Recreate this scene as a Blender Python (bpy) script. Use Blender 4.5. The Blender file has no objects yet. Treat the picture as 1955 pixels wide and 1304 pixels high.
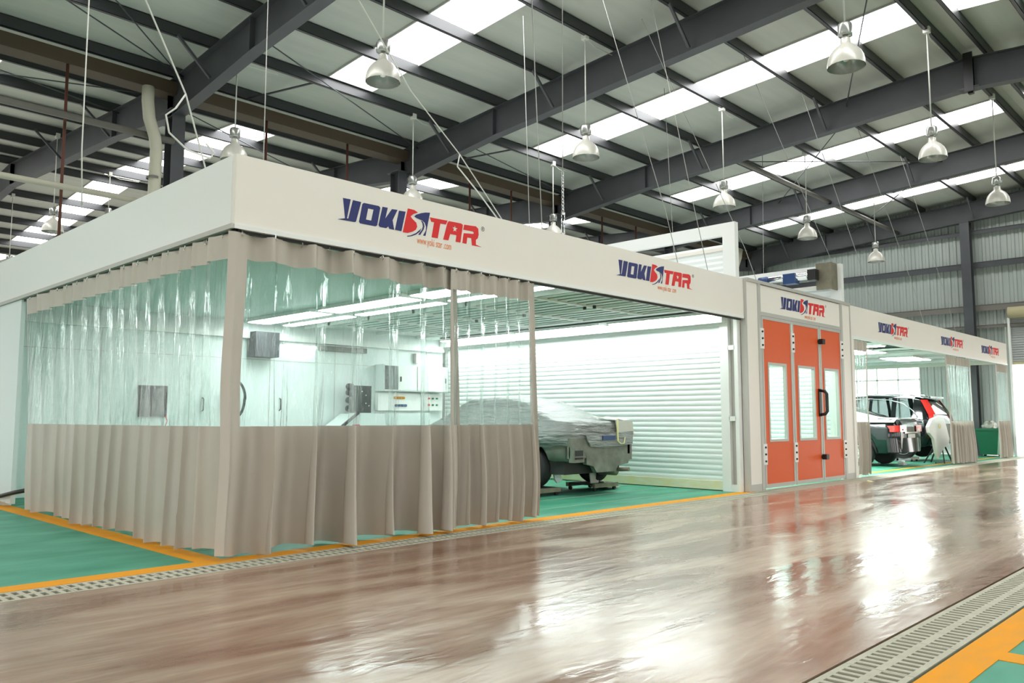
import bpy, math, random
from mathutils import Vector, Matrix, noise
from mathutils.geometry import tessellate_polygon
random.seed(7)
R = math.radians
sc = bpy.context.scene
COL = sc.collection

# ------------------------------------------------------------------ camera, light, exposure
cam_d = bpy.data.cameras.new('camera'); cam = bpy.data.objects.new('camera', cam_d); COL.objects.link(cam)
cam.location = (-3.4716, -6.8558, 1.2417)
cam.rotation_euler = (R(90 + 5.381), 0, R(-45.915))
cam_d.sensor_width = 36.0; cam_d.lens = 1560.53 / 1955 * 36.0
cam_d.clip_start = 0.05; cam_d.clip_end = 500
sc.camera = cam
sc.view_settings.view_transform = 'Standard'; sc.view_settings.look = 'None'
sc.view_settings.gamma = 1.0; sc.view_settings.use_curve_mapping = False
sc.view_settings.exposure = 0.0
SKY = 5.0          # overcast sky seen through the open sides and doors
SKYLIGHT = 10.0     # daylight through the translucent roof sheets
BOOTH = 15.0        # fluorescent fittings in the booths
w = bpy.data.worlds.new('sky'); sc.world = w; w.use_nodes = True
bg = w.node_tree.nodes['Background']; bg.inputs[0].default_value = (1.0, 0.985, 0.95, 1); bg.inputs[1].default_value = SKY
sc.cycles.transparent_max_bounces = 24

# ------------------------------------------------------------------ materials
def mat(name, col, rough=.6, metal=0., spec=.5, vary=0., vscale=(1, 1, 1), vcol=None, vdetail=5, bump=0., bscale=None, bdist=.01, coat=0., rvary=0.):
    m = bpy.data.materials.new(name); m.use_nodes = True
    nt = m.node_tree; b = nt.nodes['Principled BSDF']
    b.inputs['Base Color'].default_value = (*col, 1); b.inputs['Roughness'].default_value = rough
    b.inputs['Metallic'].default_value = metal; b.inputs['Specular IOR Level'].default_value = spec
    b.inputs['Coat Weight'].default_value = coat; b.inputs['Coat Roughness'].default_value = .03
    def nz(scale, detail):
        tc = nt.nodes.new('ShaderNodeTexCoord'); mp = nt.nodes.new('ShaderNodeMapping')
        mp.inputs['Scale'].default_value = scale
        n = nt.nodes.new('ShaderNodeTexNoise'); n.inputs['Scale'].default_value = 1; n.inputs['Detail'].default_value = detail
        nt.links.new(tc.outputs['Object'], mp.inputs[0]); nt.links.new(mp.outputs[0], n.inputs[0]); return n
    if vary:
        n = nz(vscale, vdetail)
        r = nt.nodes.new('ShaderNodeValToRGB'); r.color_ramp.elements[0].position = .5 - .22 ; r.color_ramp.elements[1].position = .5 + .22
        c2 = vcol or tuple(min(1, c * (1 + vary)) for c in col)
        r.color_ramp.elements[0].color = (*col, 1); r.color_ramp.elements[1].color = (*c2, 1)
        nt.links.new(n.outputs[0], r.inputs[0]); nt.links.new(r.outputs[0], b.inputs['Base Color'])
        if rvary:
            mr = nt.nodes.new('ShaderNodeMapRange'); mr.inputs[1].default_value = .3; mr.inputs[2].default_value = .7
            mr.inputs[3].default_value = rough - rvary; mr.inputs[4].default_value = rough + rvary
            nt.links.new(n.outputs[0], mr.inputs[0]); nt.links.new(mr.outputs[0], b.inputs['Roughness'])
    if bump:
        n = nz(bscale, 4); bp = nt.nodes.new('ShaderNodeBump'); bp.inputs['Strength'].default_value = bump; bp.inputs['Distance'].default_value = bdist
        nt.links.new(n.outputs[0], bp.inputs['Height']); nt.links.new(bp.outputs[0], b.inputs['Normal'])
    return m

def emis(name, col, s):
    m = bpy.data.materials.new(name); m.use_nodes = True; nt = m.node_tree
    b = nt.nodes['Principled BSDF']; b.inputs['Base Color'].default_value = (.8, .8, .8, 1)
    b.inputs['Emission Color'].default_value = (*col, 1); b.inputs['Emission Strength'].default_value = s
    return m

def sheet(name, tint, haze, rough, bump, bscale, hazecol=(.9, .95, .93), ior=1.45, dist=.02):
    """thin clear sheet: passes light straight through, glossy reflection, a little milky"""
    m = bpy.data.materials.new(name); m.use_nodes = True; nt = m.node_tree; nt.nodes.clear()
    out = nt.nodes.new('ShaderNodeOutputMaterial'); tr = nt.nodes.new('ShaderNodeBsdfTransparent'); tr.inputs[0].default_value = (*tint, 1)
    gl = nt.nodes.new('ShaderNodeBsdfGlossy'); gl.inputs['Roughness'].default_value = rough
    df = nt.nodes.new('ShaderNodeBsdfTranslucent'); df.inputs[0].default_value = (*hazecol, 1)
    df2 = nt.nodes.new('ShaderNodeBsdfDiffuse'); df2.inputs[0].default_value = (*hazecol, 1)
    mm = nt.nodes.new('ShaderNodeMixShader'); nt.links.new(df.outputs[0], mm.inputs[1]); nt.links.new(df2.outputs[0], mm.inputs[2])
    m1 = nt.nodes.new('ShaderNodeMixShader'); m1.inputs[0].default_value = haze
    nt.links.new(tr.outputs[0], m1.inputs[1]); nt.links.new(mm.outputs[0], m1.inputs[2])
    fr = nt.nodes.new('ShaderNodeFresnel'); ge = nt.nodes.new('ShaderNodeNewGeometry'); mr = nt.nodes.new('ShaderNodeMapRange')
    mr.inputs[3].default_value = ior; mr.inputs[4].default_value = 1 / ior      # same reflection from both sides of the sheet
    nt.links.new(ge.outputs['Backfacing'], mr.inputs[0]); nt.links.new(mr.outputs[0], fr.inputs[0])
    m2 = nt.nodes.new('ShaderNodeMixShader'); nt.links.new(fr.outputs[0], m2.inputs[0])
    nt.links.new(m1.outputs[0], m2.inputs[1]); nt.links.new(gl.outputs[0], m2.inputs[2]); nt.links.new(m2.outputs[0], out.inputs[0])
    if bump:
        tc = nt.nodes.new('ShaderNodeTexCoord'); mp = nt.nodes.new('ShaderNodeMapping'); mp.inputs['Scale'].default_value = bscale
        n = nt.nodes.new('ShaderNodeTexNoise'); n.inputs['Scale'].default_value = 1; n.inputs['Detail'].default_value = 3
        bp = nt.nodes.new('ShaderNodeBump'); bp.inputs['Strength'].default_value = bump; bp.inputs['Distance'].default_value = dist
        nt.links.new(tc.outputs['Object'], mp.inputs[0]); nt.links.new(mp.outputs[0], n.inputs[0]); nt.links.new(n.outputs[0], bp.inputs['Height'])
        nt.links.new(bp.outputs[0], gl.inputs['Normal']); nt.links.new(bp.outputs[0], fr.inputs['Normal'])
    return m

M = {}
def floor_mat():
    """worn reddish brown sealed concrete, dusty streaks and tyre marks, wet-looking gloss"""
    m = bpy.data.materials.new('aisle concrete'); m.use_nodes = True; nt = m.node_tree; b = nt.nodes['Principled BSDF']
    tc = nt.nodes.new('ShaderNodeTexCoord')
    def nz(scale, detail, rot=0, dist=0):
        mp = nt.nodes.new('ShaderNodeMapping'); mp.inputs['Scale'].default_value = scale; mp.inputs['Rotation'].default_value = (0, 0, rot)
        n = nt.nodes.new('ShaderNodeTexNoise'); n.inputs['Scale'].default_value = 1; n.inputs['Detail'].default_value = detail; n.inputs['Distortion'].default_value = dist
        nt.links.new(tc.outputs['Object'], mp.inputs[0]); nt.links.new(mp.outputs[0], n.inputs[0]); return n
    n1 = nz((.42, 2.0, 1), 12, R(10), .9); n2 = nz((2.2, 17, 1), 8, R(-6), .8); n3 = nz((.5, .7, 1), 4, 0, .6)
    def ramp(n, p0, p1, c0, c1):
        r = nt.nodes.new('ShaderNodeValToRGB'); e = r.color_ramp.elements; e[0].position = p0; e[1].position = p1
        e[0].color = (*c0, 1); e[1].color = (*c1, 1); nt.links.new(n.outputs[0], r.inputs[0]); return r
    base = ramp(n1, .36, .62, (.205, .108, .070), (.375, .29, .215))
    fine = ramp(n2, .3, .72, (.85, .80, .77), (1.08, 1.08, 1.07))
    big = ramp(n3, .35, .7, (.86, .8, .77), (1.08, 1.1, 1.1))
    def mul(a, c):
        x = nt.nodes.new('ShaderNodeMix'); x.data_type = 'RGBA'; x.blend_type = 'MULTIPLY'; x.inputs[0].default_value = 1
        nt.links.new(a, x.inputs[6]); nt.links.new(c, x.inputs[7]); return x.outputs[2]
    nt.links.new(mul(mul(base.outputs[0], fine.outputs[0]), big.outputs[0]), b.inputs['Base Color'])
    rr = nt.nodes.new('ShaderNodeMapRange'); rr.inputs[1].default_value = .3; rr.inputs[2].default_value = .7; rr.inputs[3].default_value = .09; rr.inputs[4].default_value = .27
    nt.links.new(n1.outputs[0], rr.inputs[0]); nt.links.new(rr.outputs[0], b.inputs['Roughness'])
    b.inputs['Specular IOR Level'].default_value = .5
    nb = nz((3.0, 9, 1), 5, R(6), .5); bp = nt.nodes.new('ShaderNodeBump'); bp.inputs['Strength'].default_value = .35; bp.inputs['Distance'].default_value = .012
    nt.links.new(nb.outputs[0], bp.inputs['Height']); nt.links.new(bp.outputs[0], b.inputs['Normal'])
    return m
M['floor'] = floor_mat()
M['green'] = mat('green floor paint', (.028, .20, .118), .5, spec=.2, vary=1, vcol=(.085, .31, .21), vscale=(1.2, 3, 1), bump=.15, bscale=(5, 14, 1), bdist=.005)
M['yellow'] = mat('yellow floor paint', (.70, .275, .004), .65, spec=.1, vary=.2, vcol=(.60, .27, .03), vscale=(4, 9, 1))
M['cast'] = mat('cast drain stone', (.37, .36, .285), .85, spec=.1, vary=.2, vscale=(9, 9, 9))
M['dark'] = mat('dark channel', (.008, .006, .005), 1.0, spec=0)
M['steel'] = mat('grey painted steel', (.052, .055, .060), .5, vary=.25, vscale=(2, 2, 2))
M['steel2'] = mat('purlin steel', (.05, .052, .055), .38, metal=.35)
M['gutterm'] = mat('brown gutter', (.075, .052, .032), .7)
M['roof'] = mat('roof insulation sheet', (.44, .45, .40), .75, vary=.12, vscale=(.6, 5, 1), bump=.12, bscale=(60, 1, 1))
M['skyl'] = emis('daylight sheet', (1, 1, 1), SKYLIGHT)
M['tube'] = mat('grey tube', (.16, .15, .13), .5)
M['cream'] = mat('cream coated panel', (.80, .755, .685), .42, vary=.02, vscale=(1, 1, 4))
M['white'] = mat('white coated metal', (.80, .81, .78), .38)
M['slat'] = mat('white shutter slats', (.82, .86, .84), .33)
M['alu'] = mat('aluminium trim', (.52, .51, .47), .42, metal=.35)
M['tan'] = mat('taupe vinyl', (.455, .415, .355), .42, vary=.12, vscale=(3, 3, 1.2), bump=.25, bscale=(5, 5, 2), bdist=.02)
M['pvc'] = sheet('clear curtain film', (.94, .975, .965), .07, .09, 1.0, (16, 16, 2.2), dist=.035)
M['orange'] = mat('orange door skin', (.70, .10, .014), .4)
M['black'] = mat('black plastic', (.012, .012, .012), .35)
M['rubber'] = mat('tyre rubber', (.018, .018, .018), .75)
M['glass'] = sheet('window glass', (.90, .96, .94), .0, .01, 0, None, ior=1.6)
M['blue'] = mat('navy vinyl lettering', (.014, .022, .135), .4)
M['red'] = mat('red vinyl lettering', (.70, .012, .012), .4)
M['orangetxt'] = mat('orange vinyl lettering', (.85, .22, .03), .4)
M['rust'] = mat('rusty red rod', (.11, .035, .02), .7)
M['cable'] = mat('white cable', (.62, .62, .56), .5)
M['pipe'] = mat('cream downpipe', (.50, .48, .38), .5)
M['wire'] = mat('steel wire', (.35, .35, .32), .45, metal=.4)
M['inwall'] = mat('booth inner panel', (.74, .80, .785), .45)
M['filter'] = mat('ceiling filter', (.74, .82, .78), .8)
M['tubes'] = emis('fluorescent diffuser', (.88, 1.0, .965), BOOTH)
M['tubes2'] = emis('bright fluorescent diffuser', (.90, 1.0, .97), BOOTH * 2.3)
M['corr'] = mat('corrugated wall sheet', (.36, .40, .37), .5, metal=.15, vary=.08, vscale=(1, 1, .4))
M['coil'] = mat('cream roller coil', (.50, .45, .27), .5)
M['rollgrey'] = mat('roller slats', (.36, .38, .38), .45)
M['cover'] = mat('grey masking film', (.21, .22, .212), .38, vary=.35, vscale=(2, 2, 2), bump=1.0, bscale=(2.4, 2.6, 15), bdist=.09)
M['paper'] = mat('masking paper', (.52, .52, .46), .6, bump=.3, bscale=(9, 9, 9))
M['primer'] = mat('bare grey green metal', (.115, .125, .10), .5, vary=.9, vscale=(6, 6, 6), metal=.2)
M['under'] = mat('underbody', (.03, .03, .028), .7)
M['carblack'] = mat('black car paint', (.006, .006, .007), .14, spec=.45, coat=.35)
M['carglass'] = sheet('tinted car glass', (.34, .38, .38), .0, .01, 0, None, ior=1.5)
M['darkpane'] = mat('dark glass pane', (.06, .07, .07), .08)
M['chrome'] = mat('chrome', (.8, .8, .8), .12, metal=1)
M['taillight'] = mat('red tail light', (.75, .02, .015), .12, coat=1)
M['clear'] = mat('clear lens', (.75, .75, .72), .15)
M['lamp'] = mat('ribbed lamp reflector', (.66, .64, .57), .3, metal=.1)
M['lampin'] = mat('lamp inner reflector', (.42, .43, .40), .25, metal=.6)
M['bin'] = mat('green bin plastic', (.008, .13, .06), .45)
M['bag'] = mat('plastic bag and paper', (.62, .63, .56), .4, vary=1, vcol=(.22, .2, .16), vscale=(9, 9, 9), bump=.6, bscale=(20, 20, 20))
M['motorblue'] = mat('blue motor paint', (.015, .05, .16), .35)
M['plate'] = mat('weathered steel plate', (.17, .155, .11), .5, metal=.5, vary=.4, vscale=(9, 9, 9))
M['ground'] = mat('pale outside paving', (.55, .54, .50), .8)
M['yellowtape'] = mat('pale yellow tape', (.75, .72, .35), .5)
M['dirt'] = mat('yellow stained base strip', (.80, .70, .36), .6, vary=.4, vcol=(.8, .8, .66), vscale=(5, 5, 20))

# ------------------------------------------------------------------ mesh helpers
class MB:
    def __init__(s): s.v = []; s.f = []; s.m = []; s.sm = []
    def quad(s, pts, mi=0, smooth=False):
        n = len(s.v); s.v += [tuple(p) for p in pts]; s.f.append(tuple(range(n, n + len(pts)))); s.m.append(mi); s.sm.append(smooth)
    def box(s, x0, x1, y0, y1, z0, z1, mi=0):
        n = len(s.v); s.v += [(x0, y0, z0), (x1, y0, z0), (x1, y1, z0), (x0, y1, z0), (x0, y0, z1), (x1, y0, z1), (x1, y1, z1), (x0, y1, z1)]
        for f in ((0, 3, 2, 1), (4, 5, 6, 7), (0, 1, 5, 4), (1, 2, 6, 5), (2, 3, 7, 6), (3, 0, 4, 7)):
            s.f.append(tuple(n + i for i in f)); s.m.append(mi); s.sm.append(False)
        return s
    def beam(s, p0, p1, w, h, mi=0):
        """rectangular bar from p0 to p1"""
        a, b = Vector(p0), Vector(p1); d = (b - a).normalized()
        up = Vector((0, 0, 1)) if abs(d.z) < .95 else Vector((1, 0, 0))
        x = d.cross(up).normalized() * w / 2; y = x.cross(d).normalized() * h / 2
        n = len(s.v); s.v += [tuple(q) for p in (a, b) for q in (p - x - y, p + x - y, p + x + y, p - x + y)]
        for f in ((0, 3, 2, 1), (4, 5, 6, 7), (0, 1, 5, 4), (1, 2, 6, 5), (2, 3, 7, 6), (3, 0, 4, 7)):
            s.f.append(tuple(n + i for i in f)); s.m.append(mi); s.sm.append(False)
        return s
    def tube(s, path, r, seg=8, mi=0, caps=True):
        P = [Vector(p) for p in path]; rs = r if isinstance(r, (list, tuple)) else [r] * len(P)
        n0 = len(s.v); prev = None
        for i, p in enumerate(P):
            d = (P[min(i + 1, len(P) - 1)] - P[max(i - 1, 0)]).normalized()
            if prev is None: x = d.cross(Vector((0, 0, 1)) if abs(d.z) < .9 else Vector((1, 0, 0))).normalized()
            else: x = (prev - d * prev.dot(d)).normalized()
            prev = x; y = d.cross(x)
            for k in range(seg):
                a = 2 * math.pi * k / seg; s.v.append(tuple(p + (x * math.cos(a) + y * math.sin(a)) * rs[i]))
        for i in range(len(P) - 1):
            for k in range(seg):
                k2 = (k + 1) % seg; s.f.append((n0 + i * seg + k, n0 + i * seg + k2, n0 + (i + 1) * seg + k2, n0 + (i + 1) * seg + k)); s.m.append(mi); s.sm.append(True)
        if caps:
            s.f.append(tuple(n0 + k for k in range(seg))[::-1]); s.m.append(mi); s.sm.append(False)
            s.f.append(tuple(n0 + (len(P) - 1) * seg + k for k in range(seg))); s.m.append(mi); s.sm.append(False)
        return s
    def lathe(s, prof, c, seg=24, mi=0, axis='z'):
        n0 = len(s.v)
        for (r, h) in prof:
            for k in range(seg):
                a = 2 * math.pi * k / seg; u, v = r * math.cos(a), r * math.sin(a)
                s.v.append((c[0] + u, c[1] + v, c[2] + h) if axis == 'z' else (c[0] + h, c[1] + u, c[2] + v) if axis == 'x' else (c[0] + u, c[1] + h, c[2] + v))
        for i in range(len(prof) - 1):
            for k in range(seg):
                k2 = (k + 1) % seg; s.f.append((n0 + i * seg + k, n0 + i * seg + k2, n0 + (i + 1) * seg + k2, n0 + (i + 1) * seg + k)); s.m.append(mi); s.sm.append(True)
        return s
    def grid(s, fn, nu, nv, mi=0, smooth=True):
        n0 = len(s.v)
        for i in range(nu + 1):
            for j in range(nv + 1): s.v.append(tuple(fn(i / nu, j / nv)))
        for i in range(nu):
            for j in range(nv):
                a = n0 + i * (nv + 1) + j; s.f.append((a, a + nv + 1, a + nv + 2, a + 1)); s.m.append(mi); s.sm.append(smooth)
        return s
    def prism(s, loops, y0, y1, mi=0, ax='y', sides=True):
        """flat outline(s) in the x-z plane (ax y) or y-z plane (ax x), first loop outer, rest holes; thickness y0..y1"""
        P3 = [[Vector((a, b, 0)) for a, b in L] for L in loops]
        flat = [p for L in loops for p in L]
        tri = tessellate_polygon(P3)
        def at(p, t): return (p[0], t, p[1]) if ax == 'y' else (t, p[0], p[1])
        n = len(s.v); N = len(flat)
        for t in (y0, y1): s.v += [at(p, t) for p in flat]
        for t in tri:
            s.f.append(tuple(n + i for i in t)); s.m.append(mi); s.sm.append(False)
            s.f.append(tuple(n + N + i for i in reversed(t))); s.m.append(mi); s.sm.append(False)
        k = 0
        for L in loops:
            for i in range(len(L)):
                j = (i + 1) % len(L); s.f.append((n + k + i, n + k + j, n + N + k + j, n + N + k + i)); s.m.append(mi); s.sm.append(False)
            k += len(L)
        return s

def build(name, mb, mats, parent=None):
    me = bpy.data.meshes.new(name)
    off = Vector(parent.get('_o', (0, 0, 0))) if parent is not None else Vector((0, 0, 0))
    me.from_pydata([(Vector(v) - off)[:] for v in mb.v], [], mb.f)
    for m in (mats if isinstance(mats, (list, tuple)) else [mats]): me.materials.append(M[m])
    me.polygons.foreach_set('material_index', mb.m); me.polygons.foreach_set('use_smooth', mb.sm); me.update()
    o = bpy.data.objects.new(name, me); COL.objects.link(o)
    if parent is not None: o.parent = parent; o['_o'] = tuple(off)
    return o
def tag(o, label, cat, group=None, kind=None):
    if label: o['label'] = label
    if cat: o['category'] = cat
    if group: o['group'] = group
    if kind: o['kind'] = kind
    return o
def thing(name, label, cat, loc, group=None):
    o = bpy.data.objects.new(name, None); COL.objects.link(o); o.location = loc; o['_o'] = tuple(loc)
    return tag(o, label, cat, group)
def struct(name, mb, mats):
    o = build(name, mb, mats); o['kind'] = 'structure'; return o
def dup(root, loc, label=None):
    r = root.copy(); COL.objects.link(r); r.location = loc
    if label: r['label'] = label
    for ch in list(root.children):
        c = ch.copy(); COL.objects.link(c); c.parent = r
        for g in ch.children:
            d = g.copy(); COL.objects.link(d); d.parent = c
    return r
def box1(name, m, parent, *b): return build(name, MB().box(*b), m, parent)

# ------------------------------------------------------------------ building shell
XW = 27.8           # inner face line of the end wall
XL = -13.0
RIDGE, VAL = -2.1, 9.4
def zr(y):          # rafter underside height
    span = VAL - RIDGE; t = abs((y - RIDGE) % (2 * span)); t = t if t <= span else 2 * span - t
    return 8.27 - .067 * t
YMIN, YMAX = -13.6, 43.9
mb = MB().box(XL, XW, -5.06, -.42, -.1, 0)
floor = struct('floor', mb, 'floor')
struct('floor', MB().box(XL, XW, -.08, 12.0, -.1, 0), 'green')
struct('floor', MB().box(XL, XW, -13.6, -5.44, -.1, 0), 'green')
struct('floor', MB().box(XL, XW, 12.0, YMAX, -.1, 0), 'ground')
ch = MB().box(XL, XW, -.42, -.08, -.16, -.12).box(XL, XW, -5.44, -5.06, -.16, -.12)
for a in (-.43, -.08, -5.07, -5.44): ch.box(XL, XW, a, a + .01, -.13, -.05)
struct('trim_8', ch, 'dark')
struct('ground', MB().box(XW + .3, 75, -60, 60, -.12, -.02).box(-70, XW + .3, -60, -13.6, -.12, -.02).box(-70, XL, -13.6, YMAX, -.12, -.02), 'ground')
# painted lines
struct('trim_1', MB().box(XL, 9.45, -.08, .14, 0, .004), 'yellow')
struct('trim_2', MB().box(-.19, .05, .14, 9.0, 0, .004), 'yellow')
struct('trim_3', MB().box(XL, XW, -5.63, -5.44, 0, .004), 'yellow')
struct('trim_4', MB().box(1.40, 1.58, -9.0, -5.63, 0, .004), 'yellow')
struct('trim_5', MB().box(14.0, 26.4, .35, .47, 0, .004), 'yellow')
struct('trim_6', MB().box(9.45, 26.6, -.08, .02, 0, .006), 'cast')
seam = MB()
for i, y in enumerate((.75, 1.55, 2.4, 3.3, 4.3, 5.3, 6.4)):
    seam.box(.1, 9.2, y, y + .012, 0, .003); seam.box(14.1, 26.4, y, y + .012, 0, .003)
struct('trim_7', seam, 'cast')

def unseen_wall(name, boxes, m='corr'):
    q = MB()
    for b in boxes: q.box(*b)
    struct(name, q, m)
unseen_wall('unseen_wall_front', [(XL, XW, YMIN - .12, YMIN, 0, 1.2), (XL, XW, YMIN - .12, YMIN, 3.6, 8.3)] + [(x, x + 2.6, YMIN - .12, YMIN, 1.2, 3.6) for x in (-12, -5, 2, 9, 16, 23)])  # unseen wall behind the camera, added to cut sky fill; band left open
unseen_wall('unseen_wall_left', [(XL - .12, XL, YMIN, YMAX, 0, 1.0), (XL - .12, XL, YMIN, YMAX, 4.4, 9.2)] + [(XL - .12, XL, y, y + 2.2, 1.0, 4.4) for y in range(-13, 43, 6)])  # unseen too, added to hold back the sky light from this side
ORDN = 'first second third fourth fifth sixth seventh eighth ninth tenth eleventh twelfth thirteenth fourteenth fifteenth sixteenth seventeenth eighteenth nineteenth twentieth twenty-first twenty-second'.split()
# drain slabs: cast slabs with two rows of slots, lying over the channels
def slab_mesh():
    s = MB(); L, W, t = .655, .335, .03
    xs = [0]; p = .0728; x = .0255
    for i in range(9): xs += [x - .008, x + .030]; x += p
    xs.append(L); ys = [0, .035, .145, .19, .30, W]
    for i in range(len(xs) - 1):
        for j in range(5):
            hole = i % 2 == 1 and j in (1, 3)
            x0, x1, y0, y1 = xs[i], xs[i + 1], ys[j], ys[j + 1]
            if not hole: s.quad([(x0, y0, t), (x1, y0, t), (x1, y1, t), (x0, y1, t)])
            else:
                for a, b in (((x0, y0), (x1, y0)), ((x1, y0), (x1, y1)), ((x1, y1), (x0, y1)), ((x0, y1), (x0, y0))):
                    s.quad([(*a, 0), (*b, 0), (*b, t), (*a, t)])
    for a, b in (((0, 0), (L, 0)), ((L, 0), (L, W)), ((L, W), (0, W)), ((0, W), (0, 0))): s.quad([(*a, 0), (*b, 0), (*b, t), (*a, t)])
    return s
sl = build('drain_grate', slab_mesh(), 'cast')
tag(sl, 'pale slotted drain slab along the booths, first one from its left end', 'drain cover', 'drain slabs along the booth front')
sl.location = (-4.62, -.4175, -.028)
for i in range(1, 22):
    c = sl.copy(); COL.objects.link(c); c.location = (-4.62 + .66 * i, -.4175, -.028)
    c['label'] = 'pale slotted drain slab along the booths, %s one from its left end' % ORDN[i]
for i in range(13):
    c = sl.copy(); COL.objects.link(c); c.location = (-1.24 + .66 * i - .6, -5.4175, -.028)
    c['label'] = 'pale slotted drain slab beside the near yellow stripe, %s one from its near end' % ORDN[i]; c['group'] = 'drain slabs on the near side of the aisle'
fill = MB().box(9.93, XW, -.42, -.08, -.03, -.001)
struct('trim_9', fill, 'cast')

# roof sheets with skylight strips
RX = [-8.9, -2.7, 3.4, 9.45, 15.5, 21.6, 27.6]
SKX = [(-6.4, -5.25), (-.3, .85), (5.87, 7.02), (12.28, 13.43), (18.9, 20.05), (24.85, 25.75)]
RO = .90
def roofz(y): return zr(y) + RO
span = VAL - RIDGE
PY = [7.68, 6.03, 4.34, 2.64, .97, -.68]                       # purlin lines of the near slope
def mirror_lines():
    out = []
    for base, sgn in ((0, 1),):
        for y in PY: out.append(y); out.append(2 * RIDGE - y); out.append(2 * VAL - y); out.append(2 * VAL - (2 * RIDGE - y)); out.append(y + 4 * span - 2 * (span) )
    return out
SKY0, SKY1 = 7.62, RIDGE + .3
rf = MB()
edges = sorted(set([YMIN, RIDGE, VAL, VAL + span, VAL + 2 * span, YMAX]))
def strips():
    """(y0,y1) ranges that hold skylights on every slope"""
    return [(SKY1, SKY0), (2 * RIDGE - SKY0, 2 * RIDGE - SKY1), (2 * VAL - SKY0, 2 * VAL - SKY1), (VAL + span + .3, VAL + 2 * span - 1.7), (VAL + 2 * span + 1.7, YMAX - 1.5)]
cuts = [XL] + [x for a in SKX for x in a] + [XW + .25]
ally = sorted(set(edges + [y for s in strips() for y in s]))
for i in range(len(cuts) - 1):
    for j in range(len(ally) - 1):
        y0, y1 = ally[j], ally[j + 1]; ym = (y0 + y1) / 2
        if i % 2 == 1 and any(a < ym < b for a, b in strips()): continue
        x0, x1 = cuts[i], cuts[i + 1]
        a, b = roofz(y0), roofz(y1)
        rf.quad([(x0, y0, a), (x0, y1, b), (x1, y1, b), (x1, y0, a)])
        rf.quad([(x0, y0, a + .1), (x1, y0, a + .1), (x1, y1, b + .1), (x0, y1, b + .1)])
struct('ceiling', rf, 'roof')
n = 1
for i, (x0, x1) in enumerate(SKX):
    for (a, b) in strips():
        if x0 < 5 and a < 5: pass
        k = max(1, round((b - a) / 1.68)); s = MB()
        s.quad([(x0, a, roofz(a) + .03), (x0, b, roofz(b) + .03), (x1, b, roofz(b) + .03), (x1, a, roofz(a) + .03)])
        struct('window_%d' % n, s, 'skyl'); n += 1
        fr = MB()
        for x in (x0, x1): fr.beam((x, a, roofz(a) - .01), (x, b, roofz(b) - .01), .03, .06)
        for y in (a, b): fr.beam((x0, y, roofz(y) - .01), (x1, y, roofz(y) - .01), .03, .06)
        if x1 > 0: build('window_frame', fr, 'alu', bpy.data.objects['window_%d' % (n - 1)])

# purlins
def purlin(y, k, lab, x0=XL, x1=XW + .2):
    z = zr(y) + .66; h = .22
    s = MB().box(x0, x1, y - .005, y + .005, z, z + h).box(x0, x1, y - .005, y + .07, z, z + .008).box(x0, x1, y - .005, y + .07, z + h - .008, z + h).box(x0, x1, y + .062, y + .07, z, z + .025)
    o = build('roof_purlin', s, 'steel2'); return tag(o, lab, 'purlin', 'roof purlins')
ORD = ['first', 'second', 'third', 'fourth', 'fifth', 'sixth', 'seventh', 'eighth']
for i, y in enumerate(PY):
    purlin(y, i, 'dark steel roof purlin, %s one up from the gutter over the booths' % ORD[i])
    purlin(2 * RIDGE - y, i, 'dark steel roof purlin on the slope past the ridge, %s one from its low eave' % ORD[i])
    purlin(2 * VAL - y, i, 'dark steel roof purlin beyond the gutter, %s one up the rear slope' % ORD[i])
    if i < 5: purlin(2 * VAL - 2 * RIDGE + y - 0.0, i, 'dark steel roof purlin past the rear ridge, %s one on that far slope' % ORD[5 - i])
purlin(RIDGE + .15, 0, 'heavy ridge purlin, the one nearer the booths'); purlin(RIDGE - .42, 0, 'heavy ridge purlin, the one farther from the booths')
purlin(VAL - .12, 0, 'dark steel eave purlin directly above the brown gutter'); purlin(VAL + 2 * span - .3, 0, 'dark eave purlin at the far rear gutter'); purlin(VAL + span, 0, 'dark purlin along the rear ridge')
g = MB().box(XL, XW, VAL - .02, VAL + .40, 7.86, 7.885).box(XL, XW, VAL - .03, VAL - .01, 7.86, 8.12).box(XL, XW, VAL + .39, VAL + .41, 7.86, 8.12)
tag(build('valley_gutter', g, 'gutterm'), 'long brown sheet gutter in the roof valley above the steel columns', 'gutter')

# rafters
def ibeam_rafter(x, y0, y1, d0, d1, s):
    w = .115
    za0, za1 = zr(y0) + .66, zr(y1) + .66
    zb0, zb1 = za0 - d0, za1 - d1
    s.quad([(x - .005, y0, zb0), (x - .005, y1, zb1), (x - .005, y1, za1), (x - .005, y0, za0)]); s.quad([(x + .005, y0, zb0), (x + .005, y0, za0), (x + .005, y1, za1), (x + .005, y1, zb1)])
    for (a, b) in ((zb0, zb1), (za0 - .014, za1 - .014)):
        n = len(s.v)
        s.v += [(x - w, y0, a), (x + w, y0, a), (x + w, y1, b), (x - w, y1, b), (x - w, y0, a + .014), (x + w, y0, a + .014), (x + w, y1, b + .014), (x - w, y1, b + .014)]
        for f in ((0, 3, 2, 1), (4, 5, 6, 7), (0, 1, 5, 4), (1, 2, 6, 5), (2, 3, 7, 6), (3, 0, 4, 7)): s.f.append(tuple(n + i for i in f)); s.m.append(0); s.sm.append(False)
XN = ['left of all the booths', 'near the left fascia', 'rising behind the corner fascia', 'crossing over the large logo', 'crossing over the orange doors', 'crossing over the far curtained bay', 'against the corrugated end wall']
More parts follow.
